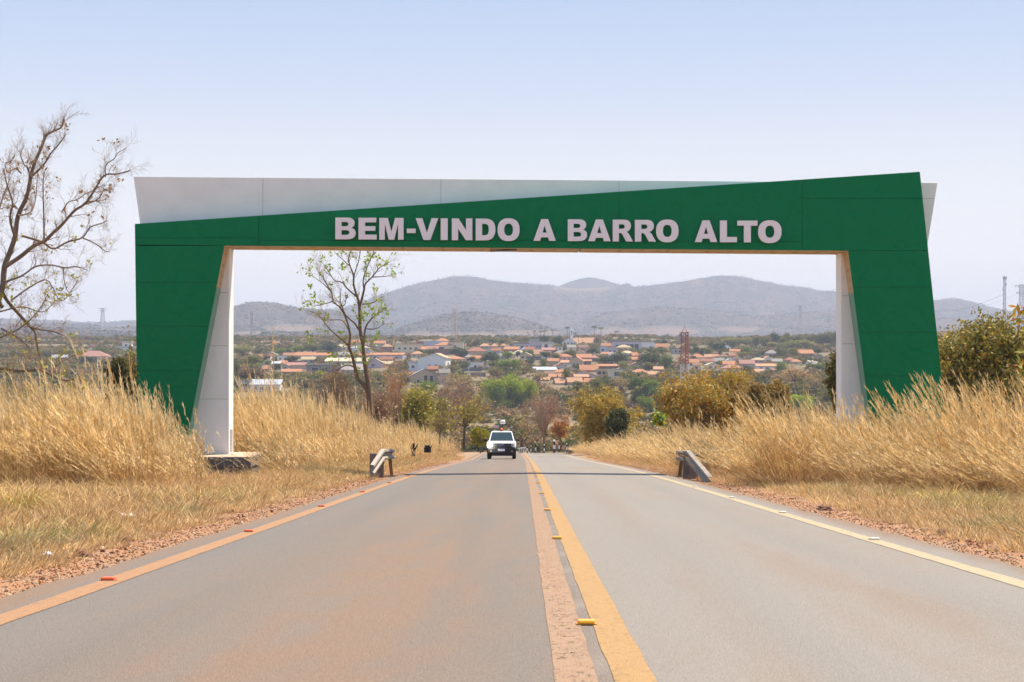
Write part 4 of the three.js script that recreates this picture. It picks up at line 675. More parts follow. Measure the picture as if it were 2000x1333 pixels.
// trees grown from a rule: bare or leafy
function wildTree(label, px, pyBase, pyTop, wpx, d, o) {
  const r = rng(o.seed), p = at(px, pyBase, d), H = (pyBase - pyTop) / F * d, W = wpx / F * d, y0 = Math.min(p.y, 90), root = V(p.x, y0, -d), t = thing(o.name || 'bare_tree', label, o.category || 'tree', root, 0, o.group), m = { trunk: new MB(), twig: new MB() }, tips = [];
  const stems = o.stems || 1, tr = (o.trunk || .035) * H;
  for (let s = 0; s < stems; s++) {
    const a = s / stems * 6.283 + r(), lean = stems > 1 ? .25 : .05, fork = H * (o.fork || .25), pts = [V(0, -.5, 0), V(Math.cos(a) * lean * fork * .5, fork * .5, Math.sin(a) * lean * fork * .5), V(Math.cos(a) * lean * fork, fork, Math.sin(a) * lean * fork)];
    m.trunk.tube(pts, [tr * 1.15, tr, tr * .8], 8, null);
    const n = o.limbs || 6;
    for (let i = 0; i < n; i++) { const b = a + i / n * 6.283 + r() * .8, sp = .25 + .75 * ((i * .618) % 1), dir = V(Math.cos(b) * sp * W / H * 1.1, 1 - .45 * sp, Math.sin(b) * sp * W / H * 1.1); grow(m, pts[2].clone().lerp(pts[1], r() * .5), dir, (H - fork) * (.38 + .45 * r()), tr * .55, 0, r, { orders: o.orders || 3, trunkOrders: 1, kids: o.kids || 4.5, crook: o.crook || .42, up: o.up ?? .3, fwd: .8, minR: o.minR || .01 }, tips); }
  }
  // fit the crown into the size it has in the photograph
  let hi = 0, wx = 0; for (const q of tips) { hi = Math.max(hi, q.y); wx = Math.max(wx, Math.abs(q.x)); } const sy = H / hi, sx = W / 2 / wx; for (const b of [m.trunk, m.twig]) for (let i = 0; i < b.p.length; i += 3) { b.p[i] *= sx; b.p[i + 1] *= sy; b.p[i + 2] *= sx; } for (const q of tips) q.multiply(V(sx, sy, sx));
  part('trunk', m.trunk.geo(), o.bark || barkBrown, t); part('twigs', m.twig.geo(), o.twig || twigMat, t);
  if (o.leaves) {
    const f = new MB(true), per = o.leaves; for (const q of tips) { const w = o.patch ? 1.3 * fbm(q.x * .9 + o.seed, q.y * .9 + q.z * .7, 2) + o.patch : 1; let n = per * Math.max(0, w); n = Math.floor(n) + (r() < n % 1 ? 1 : 0); for (let i = 0; i < n; i++) { const c = o.cols[Math.floor(Math.pow(r(), .8) * o.cols.length)], s = o.leafR || .3; leaf(f, q.clone().add(V((r() - .5) * s * 2, (r() - .5) * s * 1.6, (r() - .5) * s * 2)), o.leaf * (.7 + .6 * r()), shade(c, r, .5), r, o.long || 1.5); } }
    part('crown', f.geo(), leafMat, t);
  }
  return t;
}
const GOLD = [[0.358, 0.294, 0.038], [0.538, 0.371, 0.045], [0.269, 0.256, 0.045], [0.589, 0.320, 0.032], [0.435, 0.333, 0.045]], OLIVE = [[0.246, 0.253, 0.046], [0.368, 0.323, 0.054], [0.506, 0.384, 0.061], [0.185, 0.199, 0.038]], YEL = [[0.435, 0.384, 0.038], [0.320, 0.333, 0.051], [0.538, 0.422, 0.038]], RUST = [[0.512, 0.218, 0.051], [0.410, 0.179, 0.051]], BRN = [[0.358, 0.218, 0.115], [0.435, 0.282, 0.166]];
wildTree('golden olive bushy tree right of the road beyond the gateway', 1183, 862, 752, 175, 150, { seed: 21, name: 'golden_tree', leaves: 7, leaf: .13, leafR: .36, cols: GOLD, limbs: 9, stems: 2, fork: .18, trunk: .03, patch: .6 });
wildTree('wide amber and olive tree in front of the red lattice mast', 1385, 850, 706, 235, 105, { seed: 22, name: 'amber_tree', leaves: 7.5, leaf: .12, leafR: .32, cols: [...GOLD, [.45, .20, .02]], limbs: 10, stems: 3, fork: .14, trunk: .025, patch: .6 });
wildTree('small amber bush to the right of the wide amber tree', 1500, 850, 745, 85, 100, { seed: 23, name: 'amber_bush', category: 'bush', leaves: 10, leaf: .11, leafR: .25, cols: [[.40, .21, .02], [.30, .20, .03], [.20, .16, .03]], limbs: 7, stems: 2, fork: .15, trunk: .02, patch: .95 });
wildTree('bare reddish brown tree with a round twiggy crown right of the pickup', 1062, 878, 742, 118, 205, { seed: 24, limbs: 10, kids: 6, orders: 3, fork: .28, trunk: .030, minR: .022, leaves: .10, leaf: .2, leafR: .3, cols: BRN, twig: std(col(.36, .22, .15), .95) });
wildTree('thin pale bare tree standing in front of the reddish brown one', 1056, 882, 772, 50, 185, { seed: 25, limbs: 5, kids: 4, fork: .45, trunk: .018, minR: .015, bark: barkGrey, twig: twigPale });
wildTree('dark forked bare tree right behind the pickup', 1018, 880, 800, 96, 190, { seed: 26, limbs: 5, kids: 3.4, fork: .25, trunk: .030, minR: .016, bark: barkDark, crook: .7, leaves: .12, leaf: .2, cols: YEL });
wildTree('rust leaved sapling beneath the golden tree', 1095, 872, 815, 40, 170, { seed: 27, name: 'rusty_sapling', leaves: 1.5, leaf: .13, cols: RUST, fork: .3, trunk: .02 });
wildTree('dark green bush in front of the trunk of the golden tree', 1208, 852, 802, 44, 140, { seed: 28, name: 'dark_bush', category: 'bush', leaves: 10, leaf: .15, leafR: .22, cols: [[.05, .065, .02], [.085, .095, .025], [.12, .12, .03]], stems: 2, fork: .12, trunk: .02 });
wildTree('large dense olive bush at the right edge behind the green leg', 1945, 905, 608, 330, 68, { seed: 29, name: 'olive_bush', category: 'bush', leaves: 12, leaf: .11, leafR: .24, cols: [...OLIVE, [.30, .18, .03]], limbs: 11, stems: 4, fork: .12, trunk: .02, kids: 5 });
wildTree('olive bush half hidden behind the right green leg', 1868, 900, 640, 130, 71, { seed: 30, name: 'olive_bush', category: 'bush', leaves: 9, leaf: .10, leafR: .2, cols: OLIVE, limbs: 9, stems: 3, fork: .12, trunk: .02, kids: 4.5 });
wildTree('olive bush standing just left of the white inner face of the right leg', 1655, 870, 672, 75, 76, { seed: 31, name: 'olive_bush', category: 'bush', leaves: 10, leaf: .10, leafR: .18, cols: [[.15, .14, .02], [.24, .18, .02], [.10, .10, .02]], limbs: 7, stems: 2, fork: .2, trunk: .02 });
wildTree('bare twisted tree nearest the road left of the pickup', 858, 872, 770, 96, 135, { seed: 32, limbs: 7, kids: 4.5, fork: .32, trunk: .022, minR: .011, crook: .7, leaves: .14, leaf: .14, leafR: .25, cols: YEL, bark: barkBrown });
wildTree('bare tree with some yellow leaves second left of the pickup', 906, 866, 760, 100, 150, { seed: 33, limbs: 7, kids: 4.6, fork: .30, trunk: .022, minR: .011, leaves: .22, leaf: .16, leafR: .3, cols: YEL, bark: barkDark });
wildTree('large pale leafless tree with a spreading crown left of the bamboo', 893, 835, 726, 150, 240, { seed: 34, limbs: 10, kids: 6, fork: .22, trunk: .022, minR: .022, bark: barkGrey, twig: twigPale, leaves: .1, leaf: .25, leafR: .4, cols: BRN });
wildTree('thin bare tree with orange leaves right of the slender forked tree', 772, 850, 635, 100, 125, { seed: 35, limbs: 5, kids: 3.3, stems: 5, fork: .2, trunk: .010, minR: .008, up: .8, leaves: .07, leaf: .12, leafR: .2, cols: [[.50, .26, .03], [.42, .20, .04]], twig: std(col(.36, .20, .12), .95), bark: barkBrown });
wildTree('tangle of bare shrubs left of the slender forked tree', 655, 845, 690, 135, 100, { seed: 36, name: 'bare_shrub', category: 'shrub', limbs: 7, kids: 5, stems: 5, fork: .12, trunk: .010, minR: .008, crook: .6, leaves: .03, leaf: .11, cols: BRN, bark: barkGrey });
wildTree('bare shrub behind the grass under the thin orange leaved tree', 735, 850, 740, 110, 112, { seed: 46, name: 'bare_shrub', category: 'shrub', limbs: 7, kids: 5, stems: 4, fork: .12, trunk: .010, minR: .009, crook: .6, leaves: .06, leaf: .13, cols: BRN, bark: barkGrey });
wildTree('yellow green thicket left of the bare roadside trees', 812, 845, 742, 105, 145, { seed: 37, name: 'yellow_shrub', category: 'shrub', limbs: 8, kids: 5, stems: 5, fork: .06, trunk: .015, leaves: .8, leaf: .15, leafR: .45, cols: [...YEL, [.20, .20, .05]], patch: .7 });
wildTree('second yellow green shrub behind the bare roadside trees', 850, 840, 765, 80, 175, { seed: 38, name: 'yellow_shrub', category: 'shrub', limbs: 8, kids: 5, stems: 5, fork: .06, trunk: .015, leaves: .8, leaf: .17, leafR: .35, cols: [[.36, .30, .03], [.24, .22, .05]], patch: .7 });
wildTree('small yellow leaved shrub beside the left mirror of the pickup', 938, 878, 838, 32, 160, { seed: 39, name: 'yellow_shrub', category: 'shrub', leaves: 3.5, leaf: .17, leafR: .2, cols: [[.42, .36, .02], [.34, .32, .02]], fork: .3, trunk: .02, limbs: 5 });
wildTree('dark leafy bush left of the left green leg', 244, 860, 702, 66, 60, { seed: 40, name: 'dark_bush', category: 'bush', leaves: 10, leaf: .09, leafR: .15, cols: [[.10, .095, .02], [.16, .14, .025], [.07, .07, .02]], stems: 3, fork: .14, trunk: .02, limbs: 8 });
wildTree('leafy plant with yellow and green leaves poking out of the grass', 1289, 845, 803, 26, 92, { seed: 41, name: 'leafy_plant', category: 'plant', leaves: 2, leaf: .18, leafR: .1, cols: [[.55, .47, .03], [.10, .26, .04]], stems: 2, fork: .3, trunk: .02, limbs: 4, kids: 2, orders: 2 });
wildTree('dry yellowish shrub in the grass behind the right guard rail', 1420, 905, 838, 120, 66, { seed: 42, name: 'dry_shrub', category: 'shrub', leaves: 1.6, leaf: .07, leafR: .15, cols: [[.42, .28, .03], [.34, .22, .04]], stems: 3, fork: .15, trunk: .012, limbs: 6 });
wildTree('sapling with long orange leaves reaching in from the right edge', 2040, 960, 556, 130, 40, { seed: 43, name: 'orange_sapling', category: 'sapling', leaves: .9, leaf: .10, long: 2.6, leafR: .08, cols: [[.60, .30, .02], [.45, .20, .03], [.36, .34, .04]], stems: 1, fork: .4, trunk: .010, limbs: 5, kids: 3, minR: .006 });
wildTree('bare thicket in the grass far left under the big bare tree', 50, 880, 690, 130, 52, { seed: 44, name: 'bare_shrub', category: 'shrub', limbs: 8, kids: 5, stems: 4, fork: .10, trunk: .008, minR: .005, crook: .6, leaves: .05, leaf: .07, cols: YEL, bark: barkGrey, twig: twigPale });
wildTree('low bare shrub with yellow leaves beside the left footing', 255, 850, 640, 22, 54, { seed: 45, name: 'bare_sapling', category: 'sapling', limbs: 3, kids: 3, fork: .5, trunk: .008, minR: .004, leaves: .5, leaf: .07, leafR: .1, cols: [[.40, .30, .04], [.30, .28, .05]] });
// ---------------------------------------------------------------- the town on the hillside
const plaster = {}; const WALLS = { white: [0.818, 0.806, 0.796], cream: [0.751, 0.641, 0.464], tan: [0.575, 0.442, 0.299], grey: [0.442, 0.420, 0.410], dgrey: [0.243, 0.221, 0.221], mauve: [0.552, 0.486, 0.552], pink: [0.641, 0.442, 0.376], brick: [0.398, 0.189, 0.111], brown: [0.265, 0.155, 0.121], blue: [0.552, 0.663, 0.796], red: [0.464, 0.111, 0.099], turq: [0.552, 0.729, 0.729] };
const ROOFS = { orange: [0.449, 0.195, 0.090], pale: [0.494, 0.270, 0.150], brick: [0.299, 0.120, 0.067], brown: [0.224, 0.128, 0.083], grey: [0.284, 0.262, 0.246], dgrey: [0.165, 0.150, 0.142], tan: [0.449, 0.344, 0.209], cream: [0.553, 0.464, 0.315], white: [0.569, 0.569, 0.569], metal: [0.419, 0.449, 0.494], turq: [0.374, 0.494, 0.494], solar: [0.053, 0.075, 0.128], rose: [0.359, 0.179, 0.142] };
const wallTex = tex(256, (u, v) => .86 + .14 * (mid(u, v) * .6 + fine(u, v) * .4)), roofTex = tex(256, (u, v, x) => (.70 + .35 * (fine(u * .5, v * .5) * .6 + mid(u, v) * .4)) * (x % 8 < 2 ? .8 : 1));
const wallM = (k) => plaster['w' + k] ??= std(col(...WALLS[k]), .9, { map: rep(wallTex, 1, 1) });
const roofM = (k) => plaster['r' + k] ??= std(col(...ROOFS[k]), k === 'metal' || k === 'white' ? .5 : .9, { map: rep(roofTex, 3, 3) });
const paneM = std(col(.035, .035, .045), .25), doorM = std(col(.20, .11, .07), .8), frameM = std(col(.6, .58, .55), .8);
const quadGeo = (pts, thick) => { const m = new MB(), n = pts.length, dn = pts.map((p) => p.clone().add(V(0, -thick, 0))); if (n === 4) { m.quad(...pts); m.quad(dn[3], dn[2], dn[1], dn[0]); } else { m.tri(...pts); m.tri(dn[2], dn[1], dn[0]); } for (let i = 0; i < n; i++) m.quad(pts[i], dn[i], dn[(i + 1) % n], pts[(i + 1) % n]); return m.geo(); };
const footprints = [];
function house(L, R, base, eave, top, kind, wall, roof, wins, label, o = {}) {
  const h = o.d ? { x: at((L + R) / 2, base, o.d).x, d: o.d, y: at((L + R) / 2, base, o.d).y } : hit((L + R) / 2, base), S = h.d / F, w = (R - L) * S, H = (base - eave) * S, T = (eave - top) * S, dep = o.dep || clamp(w * .75, 5, 11);
  footprints.push([(L + R) / 2, h.d + dep / 2, (R - L) / 2 + 3, base + 5, top]); const r = rng(L * 7 + base), turn = o.turn ?? (r() - .5) * .35, t = thing(o.name || 'house', label, o.cat || 'house', V(h.x, h.y, -h.d - dep / 2), turn, o.group);
  const W = w / 2, D = dep / 2, wm = wallM(wall), rm = roofM(roof), ov = o.ov ?? .4, m = new MB();
  // walls, with gables where the roof needs them
  if (kind === 'gf') { const P = (z) => [V(-W, -2.5, z), V(W, -2.5, z), V(W, H, z), V((o.apex ?? 0) * W, H + T, z), V(-W, H, z)]; const A = P(D), B = P(-D); m.quad(A[0], A[1], A[2], A[4]); m.tri(A[4], A[2], A[3]); m.quad(B[1], B[0], B[4], B[2]); m.tri(B[2], B[4], B[3]); m.quad(B[0], A[0], A[4], B[4]); m.quad(A[1], B[1], B[2], A[2]); }
  else m.box(-W, W, -2.5, H, -D, D);
  if (kind === 'gs') for (const s of [-1, 1]) m.tri(V(W * s, H, D), V(W * s, H, -D), V(W * s, H + T, 0));
  part('wall', m.geo(), wm, t);
  const th = .22;
  if (kind === 'gf') { const a = (o.apex ?? 0) * W; for (const s of [-1, 1]) { const k = ov / Math.max(1, Math.abs(W * s - a)); part('roof', quadGeo([V(a, H + T + .05, D + ov), V(a, H + T + .05, -D - ov), V(W * s + ov * s, H - T * k + .05, -D - ov), V(W * s + ov * s, H - T * k + .05, D + ov)], -th), rm, t); } }
  else if (kind === 'gs') for (const s of [-1, 1]) part('roof', quadGeo([V(-W - ov, H + T + .05, 0), V(W + ov, H + T + .05, 0), V(W + ov, H - T * ov / D + .05, s * (D + ov)), V(-W - ov, H - T * ov / D + .05, s * (D + ov))], -th), rm, t);
  else if (kind === 'hip') { const q = Math.min(W * .8, D), X = W + ov, Z = D + ov, y0 = H - .05, y1 = H + T; part('roof', quadGeo([V(-W + q, y1, 0), V(W - q, y1, 0), V(X, y0, Z), V(-X, y0, Z)], -th), rm, t); part('roof', quadGeo([V(W - q, y1, 0), V(-W + q, y1, 0), V(-X, y0, -Z), V(X, y0, -Z)], -th), rm, t); for (const s of [-1, 1]) part('roof', quadGeo([V(s * (W - q), y1, 0), V(s * X, y0, -Z), V(s * X, y0, Z)], -th), rm, t); }
  else if (kind === 'shed') part('roof', quadGeo([V(-W - ov, H + .05, D + ov), V(W + ov, H + .05, D + ov), V(W + ov, H + T + .05, -D - ov), V(-W - ov, H + T + .05, -D - ov)], -th), rm, t);
  else { part('roof', new THREE.BoxGeometry(w + 2 * ov, Math.max(.3, T), dep + 2 * ov).translate(0, H + Math.max(.3, T) / 2 - .02, 0), rm, t); }
  // openings on the side towards the road and on the sunny end
  const win = (x, y, ww, hh, z, side) => { const g = new THREE.Group(); g.name = 'window'; t.add(g); const f = new MB(), e = .09; for (const [a, b, c, d] of [[-ww / 2 - e, ww / 2 + e, hh / 2, hh / 2 + e], [-ww / 2 - e, ww / 2 + e, -hh / 2 - e, -hh / 2], [-ww / 2 - e, -ww / 2, -hh / 2, hh / 2], [ww / 2, ww / 2 + e, -hh / 2, hh / 2]]) f.box(a, b, c, d, -.02, .07); part('frame', f.geo(), frameM, g); part('pane', new THREE.BoxGeometry(ww, hh, .03), paneM, g); if (side) { g.rotation.y = Math.PI / 2 * side; g.position.set(z, y, x); } else g.position.set(x, y, z); };
  const list = typeof wins === 'number' ? Array.from({ length: wins }, (_, i) => [(i + .5) / wins * 2 - 1 + (wins > 1 ? 0 : -.25), .52, Math.min(1.5, w / wins * .38), Math.min(1.3, H * .36)]) : wins;
  for (const [fx, fy, ww, hh] of list) win(fx * W * .86, fy * H, ww, hh, D + .02);
  if (wins && dep > 6) win(0, .52 * H, 1.2, Math.min(1.2, H * .36), W + .02, 1);
  if (o.door) { const g = part('door', new THREE.BoxGeometry(1, Math.min(2.1, H * .8), .08), doorM, t); g.position.set(o.door * W, Math.min(2.1, H * .8) / 2, D + .02); }
  return { t, H, W, D, T, S };
}
const HG = 'tile roofed houses of the town';
const rows = [
  // left part, seen beside the left leg
  [461, 488, 764, 744, 743, 'flat', 'grey', 'grey', [[.1, .55, 2.2, 1.1]], 'grey end wall of the long low shed beside the left leg', { turn: .05, cat: 'shed', name: 'shed' }],
  [488, 546, 766, 753, 743, 'shed', 'white', 'metal', 4, 'long low shed with a pale metal roof beside the left leg', { turn: 0, cat: 'shed', name: 'shed', dep: 7 }],
  [512, 526, 726, 722, 714, 'hip', 'tan', 'orange', 0, 'small orange roofed house left of the round dark green tree'],
  [531, 547, 719, 712, 707, 'gs', 'blue', 'white', 1, 'white and pale blue house above the round dark green tree'],
  [540, 561, 708, 696, 694, 'flat', 'white', 'white', 2, 'tall white house with a second orange roof in front'],
  [546, 560, 713, 709, 705, 'gs', 'white', 'orange', 0, 'low orange roof in front of the tall white house'],
  [553, 577, 700, 696, 690, 'gs', 'white', 'orange', 0, 'orange roof just behind the tall white house'],
  [576, 612, 702, 695, 689, 'gs', 'white', 'orange', 3, 'white house with blue grey doors under a long orange roof'],
  [612, 645, 704, 695, 690, 'gs', 'grey', 'orange', 2, 'grey walled house at the right end of the long orange roof'],
  [560, 596, 722, 714, 709, 'gs', 'tan', 'rose', 0, 'dull pink roof half hidden by bare shrubs'],
  [549, 586, 731, 727, 722, 'gs', 'brown', 'orange', 1, 'lowest orange roof above the pale metal shed'],
  [596, 650, 731, 713, 710.5, 'flat', 'dgrey', 'cream', [[-.5, .5, 3, 1.6], [.3, .5, 3, 1.6]], 'dark open shed with a cream roof edge left of the slender tree', { cat: 'shed', name: 'shed' }],
  [649, 668, 729, 718, 717, 'flat', 'blue', 'white', 1, 'pale blue block at the end of the dark open shed'],
  [666, 712, 732, 724, 712, 'shed', 'grey', 'grey', 2, 'grey sloping metal roof behind the slender tree trunks', { cat: 'shed', name: 'shed' }],
  [634, 716, 719, 707, 700, 'shed', 'grey', 'cream', 5, 'long warehouse with a pale yellow roof behind the slender tree', { cat: 'warehouse', name: 'warehouse', turn: .02, dep: 14 }],
  [716, 746, 719, 709, 701, 'gf', 'mauve', 'tan', 1, 'arched grey gable at the right end of the long warehouse', { cat: 'warehouse', name: 'warehouse', turn: .02, dep: 13 }],
  [686, 719, 686, 680, 675, 'hip', 'white', 'white', 0, 'white roofed round pavilion behind the slender tree'],
  [685, 703, 675, 670, 664, 'gs', 'tan', 'orange', 0, 'orange roof just above the white pavilion'],
  [722, 790, 703, 694, 690, 'gs', 'mauve', 'orange', 4, 'long mauve house with an orange roof behind the bare thin tree'],
  [770, 821, 690, 673, 671, 'flat', 'cream', 'cream', 4, 'cream two storey house left of the blue solar roof'],
  // centre left
  [801, 827, 682, 674, 672, 'flat', 'cream', 'cream', 2, 'cream block with dark windows touching the solar roof'],
  [816, 829, 676, 669, 667, 'flat', 'red', 'brick', 0, 'dark red wall left of the blue solar roof'],
  [828, 868, 682, 675, 667, 'gs', 'white', 'solar', 2, 'white house under the wide blue solar roof', { turn: 0 }],
  [852, 877, 676, 667, 661, 'hip', 'cream', 'orange', 1, 'tall cream house with an orange roof below the pale lattice mast'],
  [850, 887, 687, 675, 669, 'hip', 'cream', 'orange', [[-.35, .5, 4, 1.6]], 'cream house with a grey balcony under an orange roof'],
  [878, 905, 686, 669, 666, 'flat', 'cream', 'tan', 1, 'beige flat roofed house right of the grey balcony'],
  [808, 838, 689, 683, 678, 'gs', 'brick', 'orange', 0, 'orange roof left of the long brown wall'],
  [850, 885, 694, 683, 682, 'flat', 'brown', 'brown', 0, 'long dark brown wall above the dark green mango tree'],
  [900, 944, 683, 679, 678, 'flat', 'cream', 'cream', 0, 'cream wall behind the brick red hip roof', { dep: 4 }],
  [912, 949, 700, 687, 679, 'hip', 'tan', 'brick', 0, 'tan house with a broad brick red hip roof'],
  [948, 959, 690, 684, 682, 'flat', 'turq', 'white', 0, 'small pale turquoise block beside the brick red hip roof'],
  [819, 875, 722, 700, 691, 'gf', 'white', 'tan', [[.35, .3, 1.2, 1.3], [-.2, .3, 1.2, 1.3]], 'big white house with a tan roof and wide gable', { apex: .25, turn: -.2, door: .6 }],
  [799, 842, 724, 710, 706, 'flat', 'white', 'white', 3, 'long low white building left of the big white gable'],
  [868, 908, 713, 702, 697, 'hip', 'cream', 'orange', [[-.45, .5, 5, 1.6], [.5, .6, .8, .8]], 'cream two storey house with a red hip roof and dark veranda'],
  [846, 887, 717, 712, 708, 'shed', 'brick', 'orange', 0, 'low orange roof in front of the cream veranda house'],
  [913, 945, 719, 708.5, 707.5, 'flat', 'white', 'white', [[-.1, .3, 1, .9]], 'plain white block left of the dense dark trees'],
  [902, 940, 725, 719, 718.5, 'flat', 'dgrey', 'dgrey', 0, 'long dark grey wall below the plain white block', { dep: 4, cat: 'wall', name: 'wall' }],
  [938, 958, 724, 721, 720, 'flat', 'tan', 'grey', 0, 'tan wall at the right end of the long dark grey wall', { dep: 4, cat: 'wall', name: 'wall' }],
  [919, 948, 736, 729, 728, 'flat', 'dgrey', 'rose', 0, 'low dark wall nearest above the bamboo clump', { dep: 4, cat: 'wall', name: 'wall' }],
  [948, 957.5, 724, 716.5, 715, 'flat', 'grey', 'white', 1, 'small grey water tank house above the bamboo'],
  [796, 870, 748, 737, 722, 'gf', 'tan', 'grey', [[-.15, .6, 1.4, 3.2], [.2, .6, 1.2, 2.8], [-.6, .3, 1, 1]], 'big tan gabled house nearest to the road with a light grey roof', { apex: -.2, turn: .12 }],
  [857, 876, 752, 730, 722, 'gs', 'grey', 'dgrey', [[.2, .5, 1.4, .5]], 'pale grey block joined to the big gabled house', { dep: 11 }],
  [793, 811, 736, 734, 727, 'gs', 'brick', 'brick', 1, 'red brown roof at the left shoulder of the big gabled house'],
  [835, 854, 726, 722, 716, 'gs', 'brick', 'brick', 0, 'brick red roof between the white house and the big gabled house'],
  // centre
  [959, 972, 680, 677, 672, 'hip', 'pink', 'pale', 0, 'pale orange roof right of the turquoise block'],
  [977, 991, 680, 676, 672, 'hip', 'tan', 'orange', 0, 'orange roof beside the small white gable'],
  [988, 997, 680, 677, 673, 'gf', 'white', 'white', 0, 'small white gable left of the long mauve building'],
  [986, 1014, 690, 683, 678, 'gs', 'red', 'orange', 1, 'dark red house with an orange roof left of the mauve building'],
  [1003, 1036, 684, 672, 669, 'flat', 'mauve', 'grey', 3, 'left wing of the long mauve building with a grey roof slab', { cat: 'building', name: 'building', turn: 0 }],
  [1034, 1059, 686, 669.5, 668, 'flat', 'mauve', 'white', 4, 'tall middle block of the long mauve building', { cat: 'building', name: 'building', turn: 0 }],
  [1034, 1053, 669, 664.5, 663, 'flat', 'grey', 'white', 0, 'grey roof room on top of the long mauve building', { cat: 'building', name: 'building', turn: 0, d: 1290 }],
  [1058, 1079, 686, 672, 668.5, 'flat', 'white', 'white', [[-.2, .5, 2, 4]], 'white right wing of the long mauve building with an overhanging slab', { cat: 'building', name: 'building', turn: 0, ov: 1 }],
  [1020, 1033, 687, 683.5, 679, 'gf', 'white', 'white', 0, 'white gable in front of the mauve building'],
  [1043, 1060, 699, 692, 684, 'gs', 'tan', 'pale', 0, 'pale orange roof between two dark trees'],
  [1058, 1088, 691, 684.5, 680, 'gs', 'brown', 'rose', 3, 'brown house with a long dull red roof left of the white tower block'],
  [1088, 1099, 692, 679.5, 678, 'flat', 'white', 'white', [[.1, .8, 1.2, .8]], 'narrow white tower block left of the church hall'],
  [1031, 1056, 704, 698, 697, 'flat', 'dgrey', 'solar', 0, 'dark blue grey wall between the rounded trees', { dep: 4, cat: 'wall', name: 'wall' }],
  [1070, 1092, 714, 706, 701, 'gs', 'grey', 'orange', 0, 'orange roof above the pale blue shed'],
  [1085, 1116, 713, 709, 704.5, 'gs', 'tan', 'pale', 1, 'pale orange roof left of the beige gable'],
  [1115, 1141, 716, 706, 697.5, 'gf', 'tan', 'orange', [[-.35, .45, .9, .9], [.25, .35, 1.3, 1.1]], 'beige gable facing the road under a wide orange roof', { dep: 12, turn: -.12 }],
  [1126, 1156, 704, 699, 692.5, 'gs', 'tan', 'orange', 0, 'orange roof behind the beige gable'],
  [1140, 1155, 713, 706, 703, 'gs', 'dgrey', 'orange', 2, 'house with dark openings right of the beige gable'],
  [1043, 1087, 729, 724, 718, 'shed', 'grey', 'metal', 2, 'pale blue metal roofed shed right of the bamboo', { cat: 'shed', name: 'shed' }],
  [1087, 1100, 739, 728, 723, 'gs', 'white', 'orange', 1, 'small white house with a bright orange roof below the blue shed'],
  [1096, 1115, 718, 712, 710.5, 'flat', 'white', 'white', 1, 'white flat roof below the pale orange roof'],
  [1133, 1168, 727, 723.5, 714, 'gs', 'tan', 'orange', 0, 'wide orange roof right of the small round tree'],
  [1119, 1166, 741, 734, 725, 'gf', 'mauve', 'orange', 2, 'low mauve gable under a wide orange roof', { apex: -.3 }],
  [1122, 1149, 745, 737, 732.5, 'gs', 'brick', 'pale', 1, 'brick walled house in front of the low mauve gable'],
  [1108, 1136, 752, 747, 739, 'gs', 'pink', 'pale', 0, 'lowest pale orange roof right of the leafy tall tree'],
  [1143, 1160, 752, 747, 740, 'gs', 'brick', 'orange', 0, 'lowest orange roof below the cream two storey house'],
  [1084, 1102, 752, 749, 741, 'gs', 'tan', 'pale', 0, 'pale roof half hidden by the reddish bare tree'],
  [1056, 1074, 745, 743, 738, 'gs', 'tan', 'pale', 0, 'pale roof peeping out above the reddish bare tree'],
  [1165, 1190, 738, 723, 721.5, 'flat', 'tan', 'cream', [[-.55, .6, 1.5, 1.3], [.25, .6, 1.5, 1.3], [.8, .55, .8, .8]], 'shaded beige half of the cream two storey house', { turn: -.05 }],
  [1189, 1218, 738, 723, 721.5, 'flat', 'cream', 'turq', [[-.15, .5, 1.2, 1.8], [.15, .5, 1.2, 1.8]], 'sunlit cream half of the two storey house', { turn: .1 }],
  [1167, 1209, 721, 716, 712.5, 'gs', 'brown', 'orange', 0, 'long orange roof behind the cream two storey house'],
  [1152, 1166, 720, 716.5, 713, 'gf', 'dgrey', 'grey', 0, 'small dark gable left of the long orange roof'],
  [1154, 1169, 707, 700, 695, 'hip', 'brown', 'rose', 1, 'brown house with a hip roof left of the dark trees'],
  [1176, 1197, 695, 692, 688.5, 'gs', 'tan', 'orange', 0, 'orange roof above the large dark trees'],
  [1234, 1253, 699, 695, 689.5, 'gs', 'brick', 'orange', 1, 'orange roof between the two large dark trees'],
  [1234, 1246, 708, 703, 698, 'gs', 'brick', 'orange', 0, 'lower orange roof between the two large dark trees'],
  [1233, 1268, 734, 729, 722, 'hip', 'brick', 'orange', 1, 'orange hip roof right of the cream two storey house'],
  [1266, 1287, 736, 732, 726.5, 'gs', 'tan', 'pale', 0, 'pale orange roof at the foot of the dark trees'],
  // upper right
  [1196, 1255, 684, 668, 666, 'flat', 'mauve', 'grey', [[-.78, .5, 2.6, 1.6], [-.42, .62, 3, 1.4], [-.05, .62, 3, 1.4], [.33, .45, 3, 3], [.7, .38, 3, 4]], 'long white building with dark windows on the hilltop', { cat: 'building', name: 'building', turn: 0 }],
  [1195.5, 1201.5, 680, 665, 664, 'flat', 'dgrey', 'dgrey', 0, 'dark stair block at the left end of the long white building', { cat: 'building', name: 'building', turn: 0, dep: 5 }],
  [1255, 1279, 686, 669, 668, 'flat', 'white', 'white', [[.4, .25, 1.6, 3.4]], 'blank white block at the right end of the long white building', { cat: 'building', name: 'building', turn: 0 }],
  [1172, 1187, 690, 679.5, 676, 'gf', 'blue', 'metal', 1, 'pale blue house below the palm trees'],
  [1186, 1207, 690, 682, 676, 'gf', 'mauve', 'pale', 2, 'pale gable right of the pale blue house'],
  [1204, 1234, 688, 679.5, 674, 'hip', 'tan', 'tan', 2, 'beige hip roofed house below the long white building'],
  [1175, 1193, 679, 676, 671, 'gs', 'tan', 'orange', 0, 'orange roof left of the dark stair block'],
